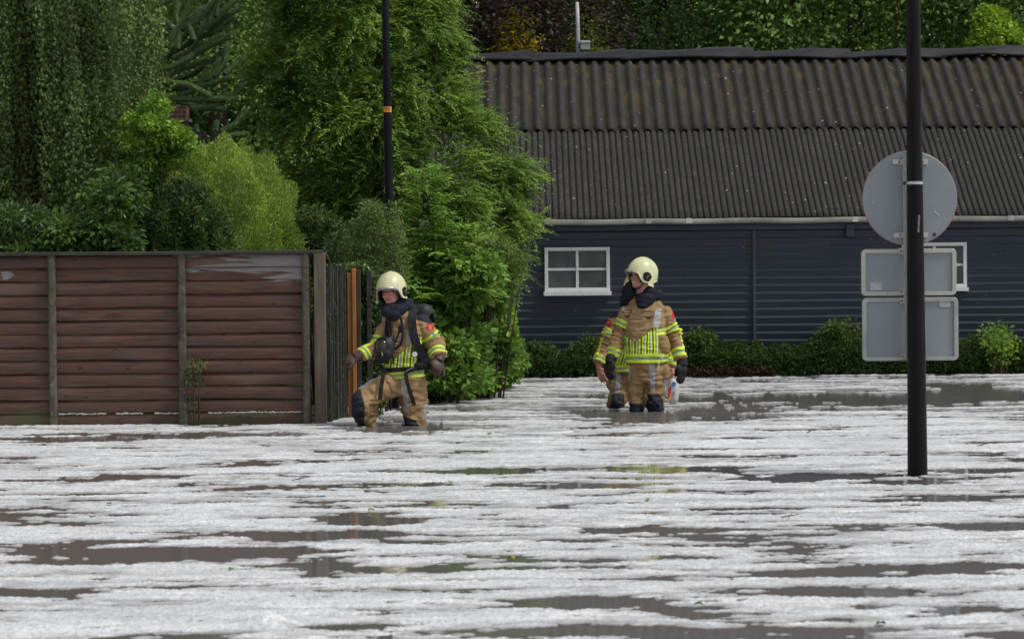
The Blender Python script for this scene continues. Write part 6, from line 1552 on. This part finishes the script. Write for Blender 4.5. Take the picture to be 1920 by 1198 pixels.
# plastic bag hanging from the hidden firefighter's hand
bagp = C3(638, 870, -.09); bag = thing("plastic_bag", "thin white plastic bag with blue, red and yellow print held in a bare hand", "bag", tuple(C3(640, 1045, -.09)))
m = NT("translucent_plastic"); m.color((0.80, 0.78, 0.80)).rough(0.35); tr = m.n("BsdfTranslucent"); tr.inputs[0].default_value = (0.8, 0.78, 0.8, 1); mx = m.n("MixShader"); mx.inputs[0].default_value = 0.35
geo = m.n("NewGeometry"); m.bump(m.noise(m.coords(), 24, 4), 0.5, 0.01)
m.l(m.b.outputs[0], mx.inputs[1]); m.l(tr.outputs[0], mx.inputs[2]); m.l(mx.outputs[0], m.out.inputs[0]); BAGM = m.m
mb = MB(); rings = []
for i, (yy_, w_, d_, cx_) in enumerate(((880, .014, .012, 636), (893, .034, .020, 640), (915, .048, .030, 644), (960, .052, .036, 643), (1010, .052, .038, 642), (1040, .044, .034, 642), (1048, .02, .015, 642))):
    c_ = C3(cx_, yy_, -.10); rings.append([c_ + Vector((math.cos(a) * w_ * (1 + 0.08 * math.sin(3 * a + i)), math.sin(a) * d_ * (1 + 0.1 * math.cos(4 * a + i)), 0)) for a in np.linspace(0, 2 * math.pi, 20, endpoint=False)])
mb.loft(rings); mb.build("bag_body", BAGM, bag, smooth=True)
def printp(pts, d, col, nm):
    mp_ = NT(nm); mp_.color(col).rough(0.4); q = MB(); P_ = [C3(x, y, d) for x, y in pts]; n_ = len(P_); q.add(P_ + [p + Vector((0, 0.003, 0)) for p in P_], [tuple(range(n_)), tuple(range(n_, 2 * n_))[::-1]] + [(i, i + n_, (i + 1) % n_ + n_, (i + 1) % n_) for i in range(n_)]); q.build(nm, mp_.m, bag)
printp([(635, 905), (652, 900), (662, 915), (650, 935), (634, 930)], -.137, (0.08, 0.25, 0.55), "blue_print")
printp([(606, 960), (622, 925), (630, 945), (622, 1000), (606, 1030)], -.142, (0.60, 0.04, 0.05), "red_print")
printp([(612, 1005), (628, 968), (632, 985), (620, 1025), (606, 1035)], -.145, (0.85, 0.42, 0.03), "yellow_print")
printp([(640, 965), (650, 963), (652, 990), (642, 992)], -.142, (0.30, 0.28, 0.36), "grey_print")
mb = MB()
for s_ in (-1, 1): mb.tube(smooth_path([C3(640 + s_ * 10, 895, -.10), C3(634 + s_ * 8, 870, -.10), C3(632, 856, -.10)], 10), 0.004, 6)
mb.build("handle", BAGM, bag, smooth=True)

# ---------- firefighter wading with breathing apparatus (zoom 3.423x from (600,480))
Y1 = FF1.y
C1, I1, u1 = mkC(3.423, 600, 480, Y1)
spec1 = dict(root=(560, 1090, 0), head=((458, 232, -0.02), (rad(16), rad(2), rad(-4))), neck=(500, 335, 0.04),
    torso=[(505, 345, .090, .085, .03), (515, 366, .130, .105, .03), (524, 388, .158, .115, .03), (530, 420, .174, .128, .03), (532, 470, .178, .135, .02), (532, 560, .168, .138, .01), (538, 640, .165, .140, .0), (545, 710, .168, .142, .0), (548, 778, .168, .145, .0)],
    armA=([(430, 445, .0), (375, 572, -.03), (262, 640, -.12)], [.075, .062, .052]), armB=([(642, 436, .03), (728, 550, .06), (762, 648, -.06)], [.088, .076, .066]),
    handA=((240, 650, -.14), (-1, -0.2, -0.32), (0, -0.5, 0.85), -1, 0.95), handB=((762, 668, -.08), (-0.12, -0.55, -0.65), (0.55, -0.75, 0.5), -1, 1.0),
    hips=[(548, 745, .155, .13, 0), (550, 800, .165, .135, 0), (545, 850, .165, .13, 0), (540, 890, .150, .11, 0)],
    legA=([(470, 815, -.02), (365, 862, -.10), (270, 925, -.20), (300, 1050, -.10), (330, 1300, .05), (330, 1400, .06)], [.110, .105, .085, .082, .075, .07]),
    legB=([(600, 830, 0), (602, 940, -.01), (610, 1050, -.02), (625, 1250, .08), (630, 1410, .10)], [.115, .115, .092, .08, .07]),
    
    trouser_extra=[((650, 860, -.02), (.045, .07, .08)), ((262, 950, -.26), (.070, .055, .085)), ((268, 1010, -.20), (.07, .06, .08)), ((585, 1065, -.10), (.06, .05, .05)), ((330, 980, -.06), (.055, .08, .09))], smile=0)
P1, H1, R1_ = make_person("firefighter wading knee-deep by the fence with breathing gear on his back, arms held out", C1, 0, spec1)
def deco1(a, V, X, Y, A, B, N):
    tors = ~(A[2] | B[2]); u = u1; fr = N[:, 1] < 0.3
    Yp = Y + (X - 545) * 0.12
    vtop = np.where(X < 470, 655 + (X - 415) * 0.3, 672 - (X - 470) / 130 * 125)
    reg = np.where(tors, np.minimum(np.minimum((Y - vtop) * 0.8, 722 - Yp), 660 - X) * u, -1)
    l, g = vstripes(X + (Y - 650) * 0.10, 42.0, 425, u); a['lime'] = np.minimum(reg, l); a['grey'] = np.minimum(reg, g); a['gap'] = reg
    a['seam'] = np.where(tors, (0.004 - np.abs(Y - vtop) * u), -1)
    a['lime'] = np.maximum(a['lime'], np.where(tors, inside(Yp, 730, 786) * u, -1)); a['grey'] = np.maximum(a['grey'], np.where(tors, inside(Yp, 749, 767) * u, -1))
    sleeve_trim(a, V, A, (0.62, 0.92), (1.66, 1.95), (-0.5, -0.6, 0.7), 0.6, 0.030); sleeve_trim(a, V, B, (0.62, 1.02), (1.66, 1.95), (0.55, -0.85, 0.1), 0.6, 0.032)
    a['silver'] = np.where(tors & fr, poly_sd(X, Y, [(562, 470), (592, 470), (592, 560), (555, 580)], u), -1)
    a['navy'] = np.where(N[:, 2] > -0.1, np.minimum(np.minimum(412 - Y + (X - 640) * 0.4, X - 600), 720 - X) * u, -1)
    a['red'] = np.where(N[:, 1] < 0.4, (27 - np.hypot((X - 706) * 1.0, (Y - 458) * 1.15)) * u, -1)
    a['badge'] = np.where(N[:, 1] < 0.4, np.maximum((11 - np.hypot((X - 706), (Y - 466))) , np.minimum(3.0 - np.abs(Y - 449 + (X - 706) * 0.15), 16 - np.abs(X - 706))) * u, -1)
make_coat(P1, C1, I1, spec1, deco1)
def decoT1(a, V, X, Y, A, B, N):
    fr = N[:, 1] < 0.5; u = u1
    a['silver'] = np.where(fr, np.maximum(poly_sd(X, Y, [(368, 755), (398, 770), (270, 850), (236, 850)], u), np.maximum(poly_sd(X, Y, [(524, 785), (556, 785), (577, 1000), (540, 1005)], u), poly_sd(X, Y, [(672, 950), (720, 950), (720, 1045), (664, 1045)], u))), -1)
    a['navy'] = np.where(N[:, 1] < 0.6, np.maximum(poly_sd(X, Y, [(195, 850), (282, 853), (304, 880), (300, 960), (322, 1060), (300, 1200), (195, 1200)], u), poly_sd(X, Y, [(528, 1028), (615, 1045), (640, 1085), (650, 1200), (528, 1200)], u)), -1)
    a['seam'] = np.where(N[:, 1] < 0.3, np.maximum(np.minimum(2.6 - np.abs(Y - 922 - (X - 650) * 0.05), inside(X, 585, 690)), np.minimum(2.4 - np.abs(Y - 832), inside(X, 575, 670))) * u, -1)
make_trousers(P1, C1, I1, spec1, decoT1)
cloth_lump(P1, "neck_hood", C1, [((435, 358, -.07), (.060, .07, .045)), ((465, 380, -.10), (.070, .05, .045)), ((475, 402, -.11), (.045, .04, .022)), ((485, 345, -.03), (.105, .10, .060)), ((530, 330, .02), (.090, .09, .065)), ((570, 305, .05), (.045, .06, .045)), ((460, 335, -.07), (.070, .055, .050)), ((520, 290, .03), (.065, .07, .06)), ((505, 310, -.02), (.060, .06, .05)), ((405, 285, .03), (.03, .05, .05))], HOOD, 0.012)
glove(P1, C1, spec1['handA'], BRNG, 1.10, 1.45, ((262, 640, -.12), 0.045)); glove(P1, C1, spec1['handB'], BRNG, 1.12, 1.5, ((762, 648, -.06), 0.052))

# breathing apparatus
ba = thing("breathing_apparatus", "black air cylinder, harness, hoses and face mask worn by the wading firefighter", "breathing gear", tuple(C1(600, 700, .1)))
cy_ = MB(); top = C1(668, 352, .22); bot = C1(615, 720, .24); ax = (bot - top).normalized()
prof = [(0.0, 0.02), (0.012, 0.055), (0.035, 0.078), (0.07, 0.088), (0.12, 0.090), (0.50, 0.090), (0.54, 0.08), (0.56, 0.04), (0.565, 0.0)]
cy_.tube([top + ax * (t - 0.06) for t, r in prof], [max(r, 0.002) for t, r in prof], 28); cy_.build("air_cylinder", varied("cylinder_cover", (0.012, 0.015, 0.015), (0.026, 0.03, 0.028), 9, 0.6, 0.2, 60, 0.002), ba, smooth=True)
bk = MB(); bk.bar(C1(580, 400, .165), C1(590, 740, .175), 0.26, 0.02, (0, 1, 0)); bk.build("back_plate", BLKP, ba, bevel=0.008)
cv = MB(); p = C1(722, 395, .20); cv.tube([C1(700, 370, .2), C1(735, 385, .16), C1(728, 425, .14)], [0.02, 0.026, 0.016], 12); cv.build("valve", BLKP, ba, smooth=True)
s_ = MB(); strap(s_, smooth_path([C1(622, 330, .10), C1(600, 345, .0), C1(588, 400, -.105), C1(594, 470, -.13), C1(608, 540, -.14), C1(640, 610, -.13), C1(672, 670, -.11), C1(690, 720, -.04)], 30), 0.070, 0.022, (0.1, -1, 0)); s_.build("shoulder_strap", STRAPM, ba, smooth=False)
s_ = MB(); strap(s_, smooth_path([C1(475, 350, .08), C1(440, 390, -.07), C1(430, 450, -.115), C1(428, 540, -.13), C1(430, 640, -.135), C1(430, 690, -.12)], 24), 0.036, 0.012); s_.build("shoulder_strap", STRAPM, ba)
s_ = MB(); pts = []
for k in range(40):
    a = 2 * math.pi * k / 40; c_ = C1(546, 715, 0); pts.append(c_ + Vector((math.cos(a) * 0.178, math.sin(a) * 0.152, 0.012 * math.cos(a) - (0.010 if math.sin(a) < 0 else 0))))
rings = []
for p in pts + [pts[0]]:
    o_ = (p - C1(546, 715, 0)); o_.z = 0; o_.normalize(); rings.append([p + Vector((0, 0, .019)), p + o_ * .008 + Vector((0, 0, .019)), p + o_ * .008 + Vector((0, 0, -.019)), p + Vector((0, 0, -.019))])
s_.loft(rings, cap=False); s_.build("waist_belt", STRAPM, ba)
q = MB(); q.ellipsoid(C1(662, 672, -.06), (.062, .07, .060), 16, 10); q.ellipsoid(C1(640, 705, -.10), (.06, .045, .035), 14, 8); q.ellipsoid(C1(690, 640, .02), (.035, .06, .07), 14, 8)
V_, N_, F_ = remeshed(q, 0.008, 3); np_mesh("hip_pad", V_ + N_ * (0.005 * noise3(V_, 18, 1.0))[:, None], F_, STRAPM, ba, smooth=True)
s_ = MB(); s_.box(C1(572, 732, -.165), (.055, .012, .036), (0, rad(-18), 0)); s_.build("belt_buckle", BLKP, ba, bevel=0.004)
s_ = MB(); s_.tube([C1(552, 738, -.175), C1(600, 712, -.175)], 0.003, 6); s_.build("buckle_bar", SILM, ba)
s_ = MB(); strap(s_, smooth_path([C1(410, 715, -.16), C1(402, 780, -.22), C1(392, 850, -.26), C1(384, 922, -.27)], 18), 0.034, 0.006); s_.build("hanging_strap", STRAPM, ba)
s_ = MB(); strap(s_, smooth_path([C1(550, 745, -.17), C1(556, 800, -.19), C1(580, 880, -.19), C1(605, 955, -.18)], 18), 0.032, 0.006); s_.build("hanging_strap", STRAPM, ba)
# mask hanging on the chest
q = MB(); q.ellipsoid(C1(430, 582, -.20), (.068, .060, .085), 18, 12); q.ellipsoid(C1(418, 625, -.21), (.070, .058, .065), 16, 10); q.ellipsoid(C1(405, 655, -.21), (.055, .05, .035), 16, 10); q.ellipsoid(C1(455, 530, -.17), (.035, .04, .03), 12, 8)
V_, N_, F_ = remeshed(q, 0.006, 10); np_mesh("face_mask", V_ + N_ * (0.003 * noise3(V_, 30, 1.0))[:, None], F_, varied("mask_rubber", (0.006, 0.0065, 0.0065), (0.014, 0.015, 0.015), 12, 0.55, 0.3, 40, 0.003), ba, smooth=True)
g = NT("mask_visor"); g.color((0.035, 0.036, 0.028)).rough(0.18)
q = MB(); q.ellipsoid(C1(402, 583, -.225), (.050, .042, .064), 20, 14); q.build("mask_visor", g.m, ba, smooth=True)
q = MB(); q.tube(smooth_path([C1(400 + 48 * math.cos(t), 583 + 62 * math.sin(t), -.245 + .03 * math.cos(t)) for t in np.linspace(0, 2 * math.pi, 20)], 40), 0.0075, 8); q.build("mask_rim", BLKP, ba, smooth=True)
q = MB(); q.tube([C1(350, 655, -.24), C1(372, 662, -.235), C1(378, 664, -.23), C1(402, 672, -.22)], [.026, .028, .034, .034], 18); q.build("regulator", BLKP, ba, bevel=0.003)
q = MB(); strap(q, smooth_path([C1(372, 545, -.25), C1(405, 520, -.235), C1(455, 530, -.19), C1(478, 575, -.17)], 14), .014, .004); strap(q, smooth_path([C1(452, 625, -.23), C1(472, 660, -.20), C1(470, 690, -.17)], 10), .014, .004); q.build("mask_strap", STRAPM, ba)
for k_ in range(4): q = MB(); q.tube([C1(396 + k_ * 13, 618 + k_ * 3, -.27), C1(402 + k_ * 13, 640 + k_ * 3, -.272)], .004, 6); q.build("exhalation_slot", GALV if k_ == 0 else BLKP, ba)
q = MB(); q.tube([C1(343, 662, -.245), C1(351, 662, -.243)], [0.013, 0.015], 12); q.build("pink_knob", varied("pink_plastic", (0.55, 0.05, 0.18), (0.45, 0.04, 0.14), 9, 0.4), ba)
q = MB(); q.tube([C1(386, 685, -.24), C1(408, 696, -.20)], [0.009, 0.007], 10); q.build("coupling", SILM, ba, smooth=True)
q = MB(); q.tube(smooth_path([C1(478, 600, -.18), C1(500, 585, -.185), C1(522, 560, -.18), C1(532, 510, -.165), C1(528, 450, -.15), C1(520, 395, -.13)], 26), 0.0115, 10); q.build("hose", BLKP, ba, smooth=True)
q = MB(); q.tube(smooth_path([C1(452, 420, -.13), C1(450, 480, -.16), C1(462, 540, -.17), C1(480, 560, -.17), C1(505, 500, -.16), C1(515, 440, -.15)], 26), 0.008, 8); q.build("hose", BLKP, ba, smooth=True)
q = MB(); q.box(C1(448, 468, -.155), (.040, .035, .060), (0, rad(8), 0)); q.tube([C1(440, 440, -.16), C1(436, 405, -.16)], 0.006, 8); q.build("radio", BLKP, ba, bevel=0.006)
q = MB(); q.box(C1(515, 472, -.165), (.038, .03, .050), (0, rad(-6), 0)); q.build("alarm_unit", BLKP, ba, bevel=0.006)
q = MB()
for k in range(5): q.tube(smooth_path([C1(395 + k * 6, 425 + k * 18, -.14), C1(430, 430 + k * 16, -.165), C1(470, 420 + k * 14, -.15)], 8), 0.0032, 5)
q.build("lashing", BLKP, ba)
q = MB(); q.tube(smooth_path([C1(598, 530, -.165), C1(604, 570, -.18), C1(606, 612, -.185)], 10), 0.009, 8); gh = q.build("gauge_hose", BLKP, ba, smooth=True)
gc = C1(608, 630, -.20); q = MB(); q.tube([gc + Vector((0, .012, 0)), gc + Vector((0, -.010, 0))], [.030, .030], 24); gg = q.build("pressure_gauge", BLKP, ba, bevel=0.003)
q = MB(); q.tube([gc + Vector((0, -.010, 0)), gc + Vector((0, -.013, 0))], [.0215, .0215], 24); q.build("dial", varied("dial_white", (0.75, 0.75, 0.74), (0.8, 0.8, 0.8), 9, 0.3), gg)
q = MB(); q.box(gc + Vector((0.001, -.0145, .004)), (.0025, .001, .014), (0, rad(20), 0)); q.build("needle", BLKP, gg)
